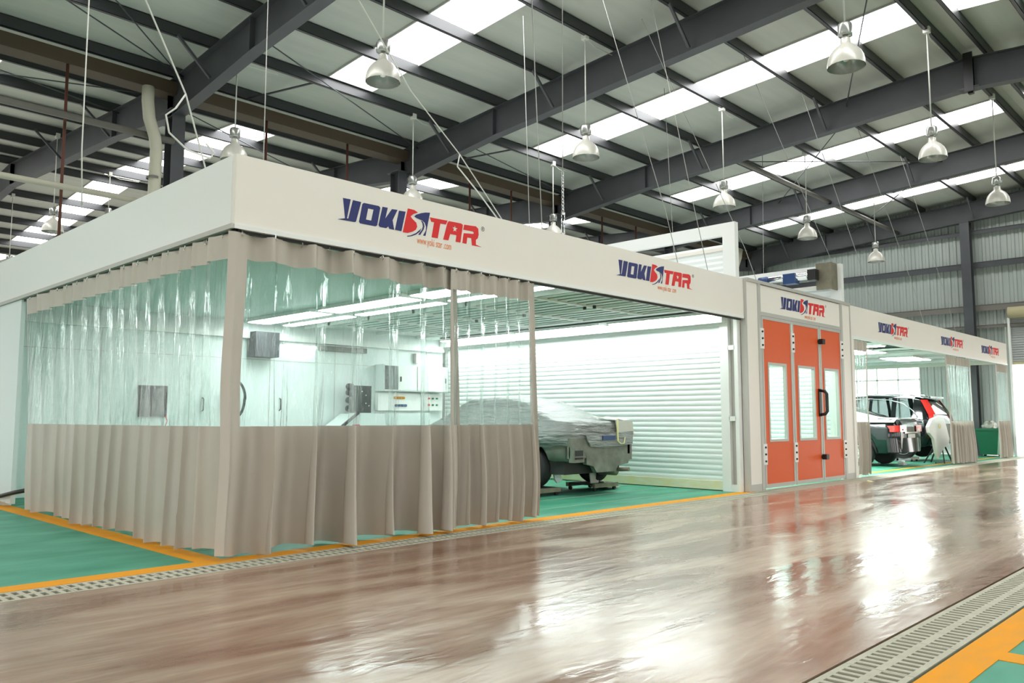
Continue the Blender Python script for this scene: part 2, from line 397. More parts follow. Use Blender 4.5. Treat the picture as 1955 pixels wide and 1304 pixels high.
def rafter(x, y0, y1, lab, braces=()):
    s = MB(); ym = (y0 + y1) / 2
    ibeam_rafter(x, y0, y0 + (y1 - y0) * .28, .80, .66, s); ibeam_rafter(x, y0 + (y1 - y0) * .28, y1, .66, .68, s)
    for y in (y0 + .15, y0 + (y1 - y0) * .28, y1 - .12):
        s.box(x - .11, x + .11, y - .006, y + .006, zr(y) + .02, zr(y) + .65)
    o = build('steel_rafter', s, 'steel'); tag(o, lab, 'roof beam', 'roof rafters')
    for y in braces:
        b = MB().beam((x - .75, y, zr(y) + .69), (x - .10, y, zr(y) + .06), .05, .05)
        build('flange_brace', b, 'steel', o)
    return o
for k, x in enumerate(RX):
    rafter(x, VAL, RIDGE, 'dark grey steel rafter %s, near slope' % XN[k], (7.68, 4.34, .97) if x > -5 else ())
    rafter(x, 2 * RIDGE - VAL, RIDGE, 'dark grey steel rafter %s, slope past the ridge' % XN[k])
    if x > -5: rafter(x, VAL, VAL + span, 'dark grey steel rafter %s, rear slope beyond the gutter' % XN[k], (2 * VAL - 6.03, 2 * VAL - 2.64))
    if x > -5: rafter(x, VAL + 2 * span, VAL + span, 'dark grey steel rafter %s, far descending rear slope' % XN[k])
# columns along the valley
CX = [('left of the booths in the open', -2.7), ('behind the corner fascia beside the cream downpipe', 3.4), ('behind the large logo', 9.15), ('behind the white shutter frame', 15.25), ('behind the orange door bay', 21.6)]
for lab, x in CX:
    s = MB().box(x - .13, x + .13, 9.22, 9.235, 0, 7.48).box(x - .13, x + .13, 9.56, 9.575, 0, 7.48).box(x - .008, x + .008, 9.235, 9.56, 0, 7.48).box(x - .2, x + .2, 9.15, 9.65, 7.46, 7.48).box(x - .2, x + .2, 9.15, 9.65, 0, .02)
    tag(build('steel_column', s, 'steel'), 'dark steel valley column ' + lab, 'column', 'columns under the valley gutter')
# ridge clamp under the rafter
for x, lab in ((15.5, 'over the orange doors'), (21.6, 'over the far bay')):
    t = thing('rafter_clamp', 'black bracket bolted under the rafter at the ridge ' + lab, 'bracket', (x, RIDGE - .05, zr(RIDGE)))
    build('plate', MB().box(x - .14, x + .14, -2.35, -1.95, zr(RIDGE) - .03, zr(RIDGE) + .0), 'black', t)
    build('strap', MB().box(x - .16, x - .125, -2.24, -2.06, zr(RIDGE) - .10, zr(RIDGE) + .75), 'black', t)
    build('gusset', MB().box(x - .05, x + .05, -2.2, -2.1, zr(RIDGE) - .12, zr(RIDGE) - .03), 'black', t)

# struts and bracing rods
def bar(name, p0, p1, r, m, lab, cat, group=None, seg=8):
    return tag(build(name, MB().tube([p0, p1], r, seg), m), lab, cat, group)
bar('strut_tube', (15.5, 3.5, 8.02), (21.6, 3.5, 8.02), .065, 'tube', 'round steel strut tube spanning the two rafters past the orange doors', 'strut', 'round struts')
bar('strut_tube', (21.6, 3.5, 8.02), (27.6, 3.5, 8.02), .065, 'tube', 'round steel strut tube running to the end wall rafter', 'strut', 'round struts')
bar('strut_tube', (XL, 9.2, 6.8), (3.3, 9.2, 6.8), .07, 'tube', 'grey tube running level into the column beside the cream downpipe', 'strut')
bar('cable_tray', (XL, 9.2, 5.46), (3.3, 9.2, 5.46), .06, 'pipe', 'pale level pipe below the grey tube left of the column', 'pipe')
rods = [((3.4, 9.1, 8.15), (-2.7, 6.0, 8.5)), ((3.4, 9.1, 8.1), (-2.7, 3.2, 8.6)), ((3.4, 6.5, 8.3), (9.45, 9.0, 8.1)), ((15.5, 5.2, 8.3), (21.6, .2, 8.6)), ((15.5, .2, 8.6), (21.6, 5.2, 8.3)), ((9.45, 7.9, 8.2), (15.5, 9.1, 8.1)),
        ((-2.7, 9.8, 7.9), (3.4, 12.5, 8.3)), ((-2.7, 13.5, 8.3), (3.4, 9.7, 7.9)), ((3.4, 10, 7.9), (9.45, 14, 8.4)), ((21.6, .3, 8.6), (27.6, 5.2, 8.3)), ((15.5, -2.5, 8.6), (21.6, -6.5, 8.4)), ((9.45, -2.4, 8.6), (15.5, .5, 8.6))]
rl = ['rising left of the downpipe, lower of two', 'rising left of the downpipe, upper of two', 'in the bay above the corner fascia', 'in the bay past the orange doors, sloping to the aisle', 'in the bay past the orange doors, sloping to the gutter', 'in the bay above the large logo', 'beyond the gutter at far left, rising', 'beyond the gutter at far left, falling', 'beyond the gutter above the corner fascia', 'in the bay next to the end wall', 'past the ridge near the end', 'under the skylights over the orange doors']
for (a, b), l in zip(rods, rl): bar('bracing_rod', a, b, .013, 'steel', 'thin steel bracing rod ' + l, 'rod', 'roof bracing rods', 6)
stubs = [(5.6, 7.68), (11.6, 7.68), (17.4, 7.68)]
for x, y in stubs:
    bar('sag_strut', (x, y, zr(y) + .68), (x - .7, VAL - .1, zr(VAL) + .68), .022, 'steel', 'short angled steel strut by the gutter, ' + {5.6: 'right of the corner column', 11.6: 'right of the second column', 17.4: 'right of the third column'}[x], 'strut', 'short angled struts', 6)
for i, (x, z0) in enumerate([(1.35, 4.2), (5.45, 4.5), (7.6, 4.5), (11.65, 4.6), (13.3, 4.6), (17.6, 4.8), (19.5, 4.8)]):
    pos = ['left of the cream downpipe', 'right of the corner column', 'just before the second column', 'first past the second column', 'second past the second column', 'first past the third column', 'second past the third column'][i]
    bar('hanger_rod', (x, 9.42, 7.88), (x, 9.42, z0), .028, 'rust', 'rusty red hanger rod dropping from the gutter, ' + pos, 'rod', 'rusty hanger rods', 8)

# downpipes
def pipe_thing(path, r, lab):
    t = thing('downpipe', lab, 'pipe', path[-1]); build('pipe', MB().tube(path, r, 16), 'pipe', t)
    for z in (4.2, 5.9): 
        build('clip', MB().lathe([(r + .012, 0), (r + .012, .05)], (path[-1][0], path[-1][1], z), 16), 'tube', t)
pipe_thing([(2.70, 9.05, 7.72), (2.70, 9.05, 7.45), (2.74, 9.05, 7.1), (2.86, 9.05, 6.75), (2.90, 9.05, 6.5), (2.86, 9.05, 3), (2.86, 9.05, 0.02)], .115, 'cream plastic downpipe with a kink, strapped beside the dark corner column')
pipe_thing([(25.9, 9.0, 7.95), (25.8, 9.0, 7.6), (25.55, 9.0, 7.2), (25.45, 9.0, 6.8), (25.45, 9.0, 3), (25.45, 9.0, 0.02)], .16, 'cream downpipe with an elbow seen past the white shutter frame')

# ------------------------------------------------------------------ end wall
def corr(y0, y1, z0, z1):
    s = MB(); p = .23; y = y0; a = []
    while y < y1: a += [(y, 0), (y + .10, 0), (y + .125, -.035), (y + .205, -.035)]; y += p
    a = [(min(yy, y1), d) for yy, d in a] + [(y1, 0)]
    for (ya, da), (yb, db) in zip(a[:-1], a[1:]):
        s.quad([(XW + .22 + da, ya, z0), (XW + .22 + da, ya, z1), (XW + .22 + db, yb, z1), (XW + .22 + db, yb, z0)])
    return s
e = corr(-13.6, -4.6, 0, 9.3); e2 = corr(-4.6, .2, 4.6, 9.3); e3 = corr(.2, 3.1, 0, 9.3); e4 = corr(3.1, 8.9, 3.15, 9.3); e5 = corr(3.1, 8.9, 0, .85); e6 = corr(8.9, YMAX, 0, 9.3)
tot = MB()
for q in (e, e2, e3, e4, e5, e6):
    n0 = len(tot.v); tot.v += q.v; tot.f += [tuple(n0 + i for i in f) for f in q.f]; tot.m += q.m; tot.sm += q.sm
struct('wall_right', tot, 'corr')
wn = struct('window_90', MB().box(XW + .20, XW + .21, 3.1, 8.9, .85, 3.15), 'glass')
fr = MB()
for y in (3.1, 3.85, 4.6, 5.35, 6.1, 6.85, 7.6, 8.35, 8.9): fr.box(XW + .16, XW + .25, y - .02, y + .02, .85, 3.15)
for z in (.85, 2.65, 3.15): fr.box(XW + .16, XW + .25, 3.1, 8.9, z - .025, z + .025)
build('window_frame', fr, 'white', wn)
for i, (z, h, d, m, l) in enumerate([(6.62, .2, .16, 'steel', 'dark girt high on the corrugated end wall'), (5.12, .2, .2, 'tube', 'pale girt halfway up the corrugated end wall'), (4.42, .1, .14, 'tube', 'thin girt just above the far booth roof on the end wall'), (7.75, .14, .14, 'steel', 'dark girt nearest the roof on the end wall')]):
    s = MB().box(XW + .0, XW + .17, -13.5, 40, z - .012, z + .012).box(XW + .0, XW + .012, -13.5, 40, z - h, z)
    tag(build('wall_girt', s, m), l, 'girt', 'end wall girts')
for y, l in ((1.28, 'standing behind the far end of the booths'), (-4.75, 'on the aisle side of the roller door'), (9.0, 'at the valley')):
    s = MB().box(XW - .3, XW - .28, y - .15, y + .15, 0, zr(y)).box(XW - .02, XW, y - .15, y + .15, 0, zr(y)).box(XW - .28, XW - .02, y - .01, y + .01, 0, zr(y))
    tag(build('wall_column', s, 'steel'), 'grey steel end wall column ' + l, 'column', 'end wall columns')
t = thing('roller_door', 'grey roller door with cream coil, raised over the bright far exit', 'roller door', (XW, -2.4, 0))
s = MB()
for i in range(19):
    z = 3.12 + i * .08
    for j in range(4):
        a0, a1 = j / 4, (j + 1) / 4; f = lambda a: XW + .1 - .018 * math.sin(a * math.pi)
        s.quad([(f(a0), -4.5, z + .08 * a0), (f(a0), .14, z + .08 * a0), (f(a1), .14, z + .08 * a1), (f(a1), -4.5, z + .08 * a1)])
build('door_slats', s, 'rollgrey', t)
build('bottom_rail', MB().box(XW + .05, XW + .13, -4.5, .14, 3.04, 3.13), 'coil', t)
build('coil', MB().lathe([(0, 0), (.15, 0), (.19, 0), (.17, .3), (.19, .6), (.17, .9), (.19, 4.62), (0, 4.62)], (XW - .12, -4.5, 4.78), 18, axis='y'), 'coil', t)
for y in (-4.52, .12): build('guide_rail', MB().box(XW - .02, XW + .16, y, y + .07, 0, 4.62), 'white', t)
struct('wall_back', MB().box(XL, XW + .2, YMAX, YMAX + .1, 0, 9.4), 'corr')

# ------------------------------------------------------------------ logo
LOGO = {'blue': [[(-0.005, 0.261), (0.086, 0.264), (0.045, 0.058), (0.024, 0.054)], [(0.115, 0.262), (0.215, 0.261), (0.156, 0.046), (0.141, 0.039), (-0.063, 0.033), (0.018, 0.056), (0.063, 0.061)], [(0.25, 0.259), (0.441, 0.262), (0.458, 0.246), (0.421, 0.052), (0.401, 0.039), (0.207, 0.037), (0.194, 0.053), (0.232, 0.245)], [(0.488, 0.263), (0.555, 0.265), (0.525, 0.143), (0.612, 0.261), (0.685, 0.266), (0.621, 0.142), (0.645, 0.042), (0.582, 0.043), (0.568, 0.068), (0.54, 0.043), (0.456, 0.042), (0.44, 0.06)], [(0.707, 0.262), (0.795, 0.267), (0.742, 0.044), (0.656, 0.044)], [(1.138, 0.318), (1.076, 0.046), (1.043, 0.046), (1.083, 0.108), (1.085, 0.152), (1.066, 0.192), (1.029, 0.212), (0.95, 0.224), (0.917, 0.237), (0.943, 0.261), (1.01, 0.29), (1.07, 0.308)], [(1.013, 0.209), (1.035, 0.201), (1.052, 0.18), (1.06, 0.152), (1.051, 0.117), (1.001, 0.045), (0.974, 0.045), (1.029, 0.11), (1.039, 0.149), (1.033, 0.181)], [(0.82, 0.007), (0.869, 0.019), (0.94, 0.055), (1.0, 0.104), (1.019, 0.121), (0.994, 0.079), (0.941, 0.038), (0.881, 0.012), (0.828, -0.001)]],
 'red': [[(0.827, 0.309), (0.913, 0.308), (0.967, 0.289), (0.901, 0.26), (0.866, 0.228), (0.884, 0.208), (0.945, 0.171), (0.957, 0.13), (0.94, 0.093), (0.892, 0.062), (0.828, 0.039), (0.761, 0.035)], [(1.139, 0.266), (1.398, 0.274), (1.373, 0.226), (1.29, 0.223), (1.254, 0.049), (1.166, 0.046), (1.202, 0.222), (1.158, 0.222)], [(1.418, 0.273), (1.608, 0.278), (1.633, 0.265), (1.597, 0.054), (1.524, 0.052), (1.537, 0.129), (1.439, 0.128), (1.413, 0.05), (1.336, 0.047), (1.399, 0.25)], [(1.655, 0.272), (1.839, 0.284), (1.878, 0.261), (1.884, 0.191), (1.871, 0.148), (1.84, 0.122), (1.841, 0.066), (1.927, 0.052), (1.779, 0.05), (1.769, 0.131), (1.704, 0.131), (1.691, 0.053), (1.628, 0.053), (1.649, 0.172), (1.799, 0.187), (1.812, 0.204), (1.792, 0.216), (1.642, 0.212)]]}
OH = [(0.303, 0.211), (0.374, 0.212), (0.346, 0.089), (0.278, 0.089)]
def text_mesh(s, size):
    cu = bpy.data.curves.new('t', 'FONT'); cu.body = s; cu.size = size
    o = bpy.data.objects.new('t', cu); COL.objects.link(o)
    dg = bpy.context.evaluated_depsgraph_get(); me = bpy.data.meshes.new_from_object(o.evaluated_get(dg))
    v = [tuple(x.co) for x in me.vertices]; f = [tuple(p.vertices) for p in me.polygons]
    bpy.data.objects.remove(o); return v, f
TXT = text_mesh('www.yoki star .com', 1.0); TW = max(v[0] for v in TXT[0]); REG = text_mesh('\u00ae', 1.0)
def logo(x, y, z, parent):
    star = [(1.511 + (.043 if i % 2 == 0 else .018) * math.sin(i * math.pi / 5), .199 + (.043 if i % 2 == 0 else .018) * math.cos(i * math.pi / 5)) for i in range(10)]
    lg = bpy.data.objects.new('logo', None); COL.objects.link(lg); lg.parent = parent; lg['_o'] = tuple(parent['_o'])
    parent = lg
    for key in ('blue', 'red'):
        emb = MB()
        for i, poly in enumerate(LOGO[key]):
            loops = [poly]
            if key == 'blue' and i == 2: loops.append(OH)
            if key == 'red' and i == 2: loops.append(star)
            L2 = [[(x + a, z + b) for a, b in L] for L in loops]
            if key == 'blue' and i < 2:
                if i == 0: ym = MB()
                ym.prism(L2, y - .004, y)
                if i == 1: build('letter', ym, key, parent)
            elif (key == 'blue' and i > 4) or (key == 'red' and i == 0): emb.prism(L2, y - .004, y)
            else: build('letter', MB().prism(L2, y - .004, y), key, parent)
        build('emblem', emb, key, parent)
    s = MB(); k = .50 / TW
    n = 0
    s.v = [(x + .957 + a * k, y - .003, z - .055 + b * k * 1.9) for a, b, c in TXT[0]]; s.f = list(TXT[1]); s.m = [0] * len(s.f); s.sm = [False] * len(s.f)
    build('web_address', s, 'orangetxt', parent)
    s = MB(); s.v = [(x + 1.925 + a * .075, y - .003, z + .245 + b * .075) for a, b, c in REG[0]]; s.f = list(REG[1]); s.m = [0] * len(s.f); s.sm = [False] * len(s.f)
    build('registered_mark', s, 'black', parent)

# ------------------------------------------------------------------ booth fascias
H1, HT = 3.0, 3.65
t = thing('front_fascia', 'long cream fascia board with two large logos over the curtained work bay', 'fascia', (4.7, 0, H1))
build('board', MB().box(0, 9.37, 0, .07, H1, HT), 'cream', t)
build('bottom_rail', MB().box(-.005, 9.33, -.012, .08, H1 - .045, H1), 'white', t)
build('curtain_track', MB().box(.05, 9.3, .03, .06, H1 - .075, H1 - .045), 'black', t)
logo(1.156, 0, 3.20, t); logo(5.78, 0, 3.22, t)
t = thing('side_fascia', 'plain white fascia board running back from the corner over the left curtain', 'fascia', (0, 4.5, H1))
build('board', MB().box(-.005, .07, .07, 10.2, H1, HT), 'white', t)
build('bottom_rail', MB().box(-.03, .08, .0, 10.2, H1 - .045, H1), 'alu', t)
build('curtain_track', MB().box(.03, .06, .05, 6.5, H1 - .075, H1 - .045), 'black', t)
# left solid panel
t = thing('partition_wall', 'pale solid wall panel past the far end of the left curtain', 'wall panel', (0, 7.6, 0))
build('panel', MB().box(.0, .06, 6.35, 10.2, .04, H1 - .05), 'inwall', t)
build('base_rail', MB().box(-.03, .08, 6.6, 10.2, 0, .06), 'cream', t)
# the roof of booth one
C1 = 3.07
t = thing('booth_ceiling', 'booth ceiling of filter panels in white frames, work bay behind the corner curtain', 'ceiling', (4.7, 4, C1))
build('deck', MB().box(.08, 9.25, .08, 7.8, C1 + .05, C1 + .12), 'inwall', t)
s = MB()
for (x0, x1) in ((5.5, 7.2), (7.26, 8.35)):
    for (y0, y1) in ((.15, 1.4), (1.48, 2.75), (2.83, 4.1), (4.18, 5.4), (5.48, 6.7)):
        s.box(x0, x1, y0, y1, C1 + .01, C1 + .05)
build('filter_mat', s, 'filter', t)
s = MB()
for x in (5.42, 7.2, 8.35): s.box(x, x + .06, .1, 7.6, C1 - .02, C1 + .05)
for y in (1.4, 2.75, 4.1, 5.4, 6.7): s.box(5.42, 8.4, y, y + .07, C1 - .025, C1 + .05)
build('filter_frame', s, 'white', t)
s = MB()
y = .3
y = 5.6
while y < 8.3: s.box(y, y + .012, .15, 6.7, C1 + .0, C1 + .012); y += .235
build('filter_wire', s, 'tube', t)
s = MB()
for y in (1.25, 1.45, 2.6, 2.8, 4.0): s.lathe([(0, -.05), (.03, -.05), (.03, 0)], (6.8, y, C1 - .02), 10)
build('filter_knob', s, 'black', t)
build('side_band', MB().box(8.41, 8.8, .1, 7.7, C1 - .02, C1 + .05), 'filter', t)
build('wall_rod', MB().tube([(8.44, .2, C1 - .05), (8.44, 6.9, C1 - .05)], .018), 'steel', t)
def fitting(x0, x1, y0, y1, z, lab, grp, em='tubes'):
    t = thing('strip_light', lab, 'ceiling light', ((x0 + x1) / 2, (y0 + y1) / 2, z), grp)
    build('housing', MB().box(x0 - .03, x1 + .03, y0 - .03, y1 + .03, z, z + .06), 'white', t)
    build('diffuser', MB().box(x0, x1, y0, y1, z - .012, z - .001), em, t)
LG = 'strip lights in the work bay ceiling'
for i, (a, b) in enumerate(((.35, 2.55), (2.8, 5.0), (5.25, 7.4))):
    pl = ['nearest the bay front', 'in the middle of the bay', 'nearest the back wall'][i]
    fitting(4.08, 4.5, a, b, C1 - .015, 'glowing white ceiling fitting of the left row, ' + pl, LG)
    fitting(4.82, 5.02, a, b, C1 - .015, 'glowing white ceiling fitting of the slimmer right row, ' + pl, LG)
    fitting(8.88, 9.1, a, b, C1 - .05, 'glowing white fitting above the white shutter, ' + pl, LG, 'tubes2')
# back wall of booth one
YB = 7.75
t = thing('booth_back_wall', 'pale panelled back wall of the work bay behind the curtains', 'wall panel', (4.7, YB, 0))
build('panel', MB().box(.06, 9.25, YB, YB + .06, 0, C1 + .1), 'inwall', t)
build('top_beam', MB().box(.08, 9.2, YB - .12, YB - .01, 2.78, 2.9), 'white', t)
s = MB()
for x in (.1, 1.6, 3.15, 4.75, 6.25, 7.9): s.box(x, x + .012, YB - .006, YB, 0, 2.78)
s.box(.1, 9.2, YB - .006, YB, 2.38, 2.39)
build('panel_joint', s, 'alu', t)
for x, z in ((4.98, 1.52), (3.4, 1.5)):
    build('door_handle', MB().tube([(x, YB - .01, z - .12), (x, YB - .06, z - .1), (x, YB - .06, z + .1), (x, YB - .01, z + .12)], .012), 'black', t)
tb = thing('wall_light', 'slim white lamp strip under the back wall beam', 'wall light', (5.4, YB - .1, 2.68))
build('tube', MB().box(5.05, 5.75, YB - .09, YB - .05, 2.67, 2.71), 'tubes', tb)
build('tray', MB().box(5.0, 5.8, YB - .12, YB - .02, 2.71, 2.74), 'white', tb)
tag(box1('cable_duct', 'tube', None, 5.85, 7.0, YB - .1, YB - .01, 2.64, 2.74), 'dark grey duct box under the back wall beam', 'duct')
tag(box1('wall_cabinet', 'steel', None, 4.25, 4.75, YB - .35, YB - .02, 2.42, 2.9), 'dark grey box hung high on the back wall near the corner', 'cabinet')
t = thing('tool_board', 'black perforated tool board above the white bench, rolls hung at its left edge', 'tool board', (6.65, YB - .3, 1.3))
build('board', MB().box(6.42, 6.95, YB - .35, YB - .3, 1.36, 1.93), 'black', t)
for i, z in enumerate((1.45, 1.62, 1.78, 1.9)): build('roll', MB().lathe([(0, -.06), (.07, -.06), (.07, .06), (0, .06)], (6.40, YB - .36, z), 14, axis='y'), 'black', t)
s = MB()
for x, z in ((6.8, 1.55), (6.8, 1.72), (6.88, 1.5), (6.7, 1.8)): s.box(x, x + .02, YB - .36, YB - .35, z, z + .02)
build('label_dot', s, 'white', t)
t = thing('work_bench', 'white steel bench with a sloped front and black edge arm, under the tool board', 'bench', (6.6, YB - .4, 0))
s = MB().prism([[(5.85, 1.0), (6.35, 1.34), (7.0, 1.34), (7.05, 1.0)]], YB - .75, YB - .1)
build('top', s, 'inwall', t)
build('arm', MB().beam((5.83, YB - .76, 1.0), (6.34, YB - .76, 1.36), .05, .05), 'black', t)
build('body', MB().box(5.9, 7.0, YB - .7, YB - .1, .12, 1.0), 'inwall', t)
for x in (5.95, 6.9):
    for y in (YB - .68, YB - .15): build('leg', MB().box(x, x + .05, y, y + .05, 0, .12), 'alu', t)
build('red_mark', MB().box(6.2, 6.38, YB - .757, YB - .75, 1.08, 1.12), 'red', t)
t = thing('tool_trolley', 'low grey tray trolley left of the white bench', 'trolley', (5.1, YB - .5, 0))
build('tray', MB().box(4.7, 5.5, YB - .75, YB - .3, .98, 1.06), 'tube', t); build('shelf', MB().box(4.7, 5.5, YB - .75, YB - .3, .3, .34), 'tube', t)
for x in (4.72, 5.45):
    for y in (YB - .74, YB - .34): build('leg', MB().box(x, x + .03, y, y + .03, 0, .98), 'alu', t)
t = thing('wall_cupboard', 'pale double door cupboard with a dark glass pane, on the back wall', 'cupboard', (8.2, YB - .2, 1.8))
build('body', MB().box(7.3, 9.15, YB - .3, YB - .01, 1.84, 2.42), 'inwall', t)
for x0, x1 in ((7.32, 8.2), (8.24, 9.13)):
    d = build('door', MB().box(x0, x1, YB - .325, YB - .3, 1.86, 2.40), 'white', t)
    build('handle', MB().box(x1 - .08 if x0 > 8 else x0 + .42, x1 - .06 if x0 > 8 else x0 + .44, YB - .35, YB - .325, 2.05, 2.16), 'black', d)
    if x0 < 8: build('glass_pane', MB().box(x0 + .0, x0 + .36, YB - .33, YB - .325, 1.87, 2.39), 'darkpane', d)
t = thing('socket_panel', 'white supply panel with yellow, blue and red sockets below the cupboard', 'control panel', (8.2, YB - .2, 1.4))
build('panel', MB().box(7.3, 9.15, YB - .12, YB - .01, 1.42, 1.80), 'white', t)
for i in range(4):
    build('yellow_socket', MB().lathe([(0, -.05), (.03, -.05), (.03, 0)], (7.75 + i * .075, YB - .12, 1.70), 10, axis='y'), 'yellow', t)
    build('blue_socket', MB().lathe([(0, -.05), (.03, -.05), (.03, 0)], (7.78 + i * .085, YB - .12, 1.53), 10, axis='y'), 'motorblue', t)
for i in range(6):
    build('button', MB().lathe([(0, -.04), (.022, -.04), (.022, 0)], (8.72 + (i % 3) * .12, YB - .12, 1.70 - (i // 3) * .15), 10, axis='y'), ['red', 'bin', 'bin'][i % 3], t)
tag(box1('base_cabinet', 'inwall', None, 7.3, 8.45, YB - .5, YB - .01, 0, 1.36), 'pale floor cabinet below the socket panel', 'cabinet')
tag(box1('control_box', 'alu', None, 8.35, 8.48, YB - .12, YB - .01, 2.5, 2.72), 'small grey control box above the cupboard', 'control box')
t = thing('wall_mirror', 'dark square panel with a red cable on the pale back wall', 'panel', (2.5, YB - .1, 1.2))
build('frame', MB().box(2.25, 2.73, YB - .06, YB - .005, 1.27, 1.82), 'black', t)
build('cable', MB().tube([(2.70, YB - .07, 1.3), (2.74, YB - .07, 1.2), (2.71, YB - .07, 1.1)], .008), 'red', t)
t = thing('hose_reel', 'dark hose coil on a wall post, half hidden by the corner curtain strip', 'hose reel', (3.95, YB - .2, 1.1))
build('coil', MB().tube([(3.98 + .19 * math.cos(a / 10), YB - .18 + .004 * a / 10, 1.6 + .34 * math.sin(a / 10)) for a in range(0, 190)], .014, 6), 'black', t)
build('post', MB().box(3.9, 3.98, YB - .12, YB - .01, 1.1, 2.2), 'steel', t)

# ------------------------------------------------------------------ shutter between booths
def shutter(X, y0, y1, ztop, label, Hf, motor, nlab):
    t = thing('rolling_shutter', label, 'shutter', (X, (y0 + y1) / 2, 0))
    s = MB(); p = .093; z = .16
    while z < ztop - p:
        for j in range(5):
            a0, a1 = j / 5, (j + 1) / 5; f = lambda a: X - .018 * math.sin(a * math.pi) ** .7 * .6
            s.quad([(f(a0), y1, z + p * a0), (f(a0), y0, z + p * a0), (f(a1), y0, z + p * a1), (f(a1), y1, z + p * a1)], 0, True)
        z += p
    build('slats', s, 'slat', t)
    build('bottom_bar', MB().box(X - .03, X + .01, y0, y1, .015, .165), 'dirt', t)
    build('guide_rail', MB().box(X - .06, X + .05, y0 - .16, y0, .0, ztop).box(X - .06, X + .05, y0 - .34, y0 - .27, .0, ztop).box(X - .045, X - .0, y0 - .28, y0 - .15, .0, .12)
          .box(X - .06, X + .05, y0 - .28, y0 - .15, 2.42, 2.5).box(X - .06, X + .05, y0 - .28, y0 - .15, 1.2, 1.28), 'white', t)
    build('guide_back', MB().box(X + .03, X + .045, y0 - .3, y0 - .15, 0, ztop), 'alu', t)
    # part above the booth roof
    build('roof_frame', MB().box(X - .05, X + .07, y0 - .34, y0 - .1, HT, Hf).box(X - .05, X + .05, y0 - .1, y1, Hf - .22, Hf), 'white', t)
    s = MB(); z = HT - .12
    while z < Hf - .45:
        s.quad([(X, y1, z), (X, y0 - .1, z), (X - .012, y0 - .1, z + .05), (X - .012, y1, z + .05)]); s.quad([(X - .012, y1, z + .05), (X - .012, y0 - .1, z + .05), (X, y0 - .1, z + .095), (X, y1, z + .095)]); z += .095
    build('raised_slats', s, 'slat', t)
    build('raised_rail', MB().box(X - .03, X + .02, y0 - .1, y1, Hf - .48, Hf - .42), 'cream', t)
    return t
tA = shutter(9.3, .42, 7.7, 3.02, 'white rolling shutter wall beside the covered car, its frame rising above the fascia', 4.66, None, '')
tA.children[0]
build('header_light_box', MB().box(9.12, 9.26, .3, 7.7, 2.9, 3.05), 'white', tA)
t = thing('frame_junction_box', 'slim grey box fixed to the white frame post above the fascia', 'junction box', (9.45, .2, 4.0))
build('box', MB().box(9.37, 9.46, .22, .30, 4.0, 4.4), 'alu', t)

# ------------------------------------------------------------------ booth two
XA, XB = 9.37, 13.92
t = thing('spray_booth_portal', 'cream front of the enclosed booth with a logo panel over the orange doors', 'booth portal', (11.6, 0, 0))
build('left_pier', MB().box(XA, 9.80, -.02, .07, .12, HT), 'cream', t)
build('right_pier', MB().box(13.46, XB, -.02, .07, .12, HT), 'cream', t)
build('header_panel', MB().box(9.9, 13.36, -.015, .07, 3.13, HT - .04), 'cream', t)
s = MB().box(9.8, 9.9, -.035, .07, 0, HT).box(13.36, 13.46, -.035, .07, 0, HT).box(9.9, 13.36, -.03, .07, 3.06, 3.13).box(XA + .05, XB - .03, -.04, .08, HT - .03, HT + .03)
s.box(XA - .02, XA + .03, -.03, .07, 0, HT).box(XB - .06, XB - .02, -.03, .07, 0, HT).box(XA + .03, 9.8, -.02, .07, 0, .12).box(13.46, XB, -.02, .07, 0, .12)
build('frame', s, 'alu', t)
logo(10.74, -.015, 3.22, t)
t = thing('paint_booth_shell', 'white box walls and roof of the enclosed booth behind the orange doors', 'booth', (11.6, 4, 0))
build('side_wall', MB().box(XB - .1, XB - .04, .08, 7.8, 0, HT - .1), 'inwall', t)
build('rear_wall', MB().box(9.5, XB - .1, 7.74, 7.8, 0, HT - .1), 'inwall', t)
build('roof', MB().box(9.45, XB, .08, 7.8, HT - .15, HT - .08), 'inwall', t)
build('inner_wall', MB().box(9.42, 9.48, .08, 7.8, 0, HT - .1), 'inwall', t)
t = thing('strip_light', 'unseen fitting added on the inner wall to brighten the enclosed booth', 'ceiling light', (12, 3, 3.3));  # no such fitting seen; added to brighten the view through the door glass
build('diffuser', MB().box(13.58, 13.62, .6, 6.9, 2.5, 2.9), 'tubes', t); build('housing', MB().box(13.62, 13.66, .55, 6.95, 2.45, 2.95), 'white', t)
for x, l in ((10.7, 'left'), (12.6, 'right')):
    fitting(x - .12, x + .12, .5, 6.8, 3.4, 'ceiling light row added to brighten the enclosed booth, ' + l + ' one', 'added fill lights of the enclosed booth', 'tubes2')  # rows added so the booth looks bright behind the door windows
# doors
t = thing('folding_doors', 'three leaf orange booth door with narrow windows and a black pull handle', 'door', (11.6, 0, 0))
LV = [(9.92, 11.08, 10.11, 10.84), (11.12, 12.29, 11.30, 12.05), (12.33, 13.34, 12.47, 13.18)]
for i, (a, b, wa, wb) in enumerate(LV):
    f = .05
    d = build('door_leaf', MB().prism([[(a + f, .10), (b - f, .10), (b - f, 3.0), (a + f, 3.0)], [(wa, .83), (wb, .83), (wb, 2.24), (wa, 2.24)][::-1]], -.025, .02), 'orange', t)
    build('leaf_frame', MB().prism([[(a, .035), (b, .035), (b, 3.055), (a, 3.055)], [(a + f, .10), (b - f, .10), (b - f, 3.0), (a + f, 3.0)][::-1]], -.032, .025), 'alu', d)
    build('window_surround', MB().prism([[(wa - .0, .83), (wb, .83), (wb, 2.24), (wa, 2.24)], [(wa + .045, .875), (wb - .045, .875), (wb - .045, 2.195), (wa + .045, 2.195)][::-1]], -.035, .025), 'alu', d)
    build('glass_pane', MB().box(wa + .04, wb - .04, -.004, .0, .87, 2.2), 'glass', d)
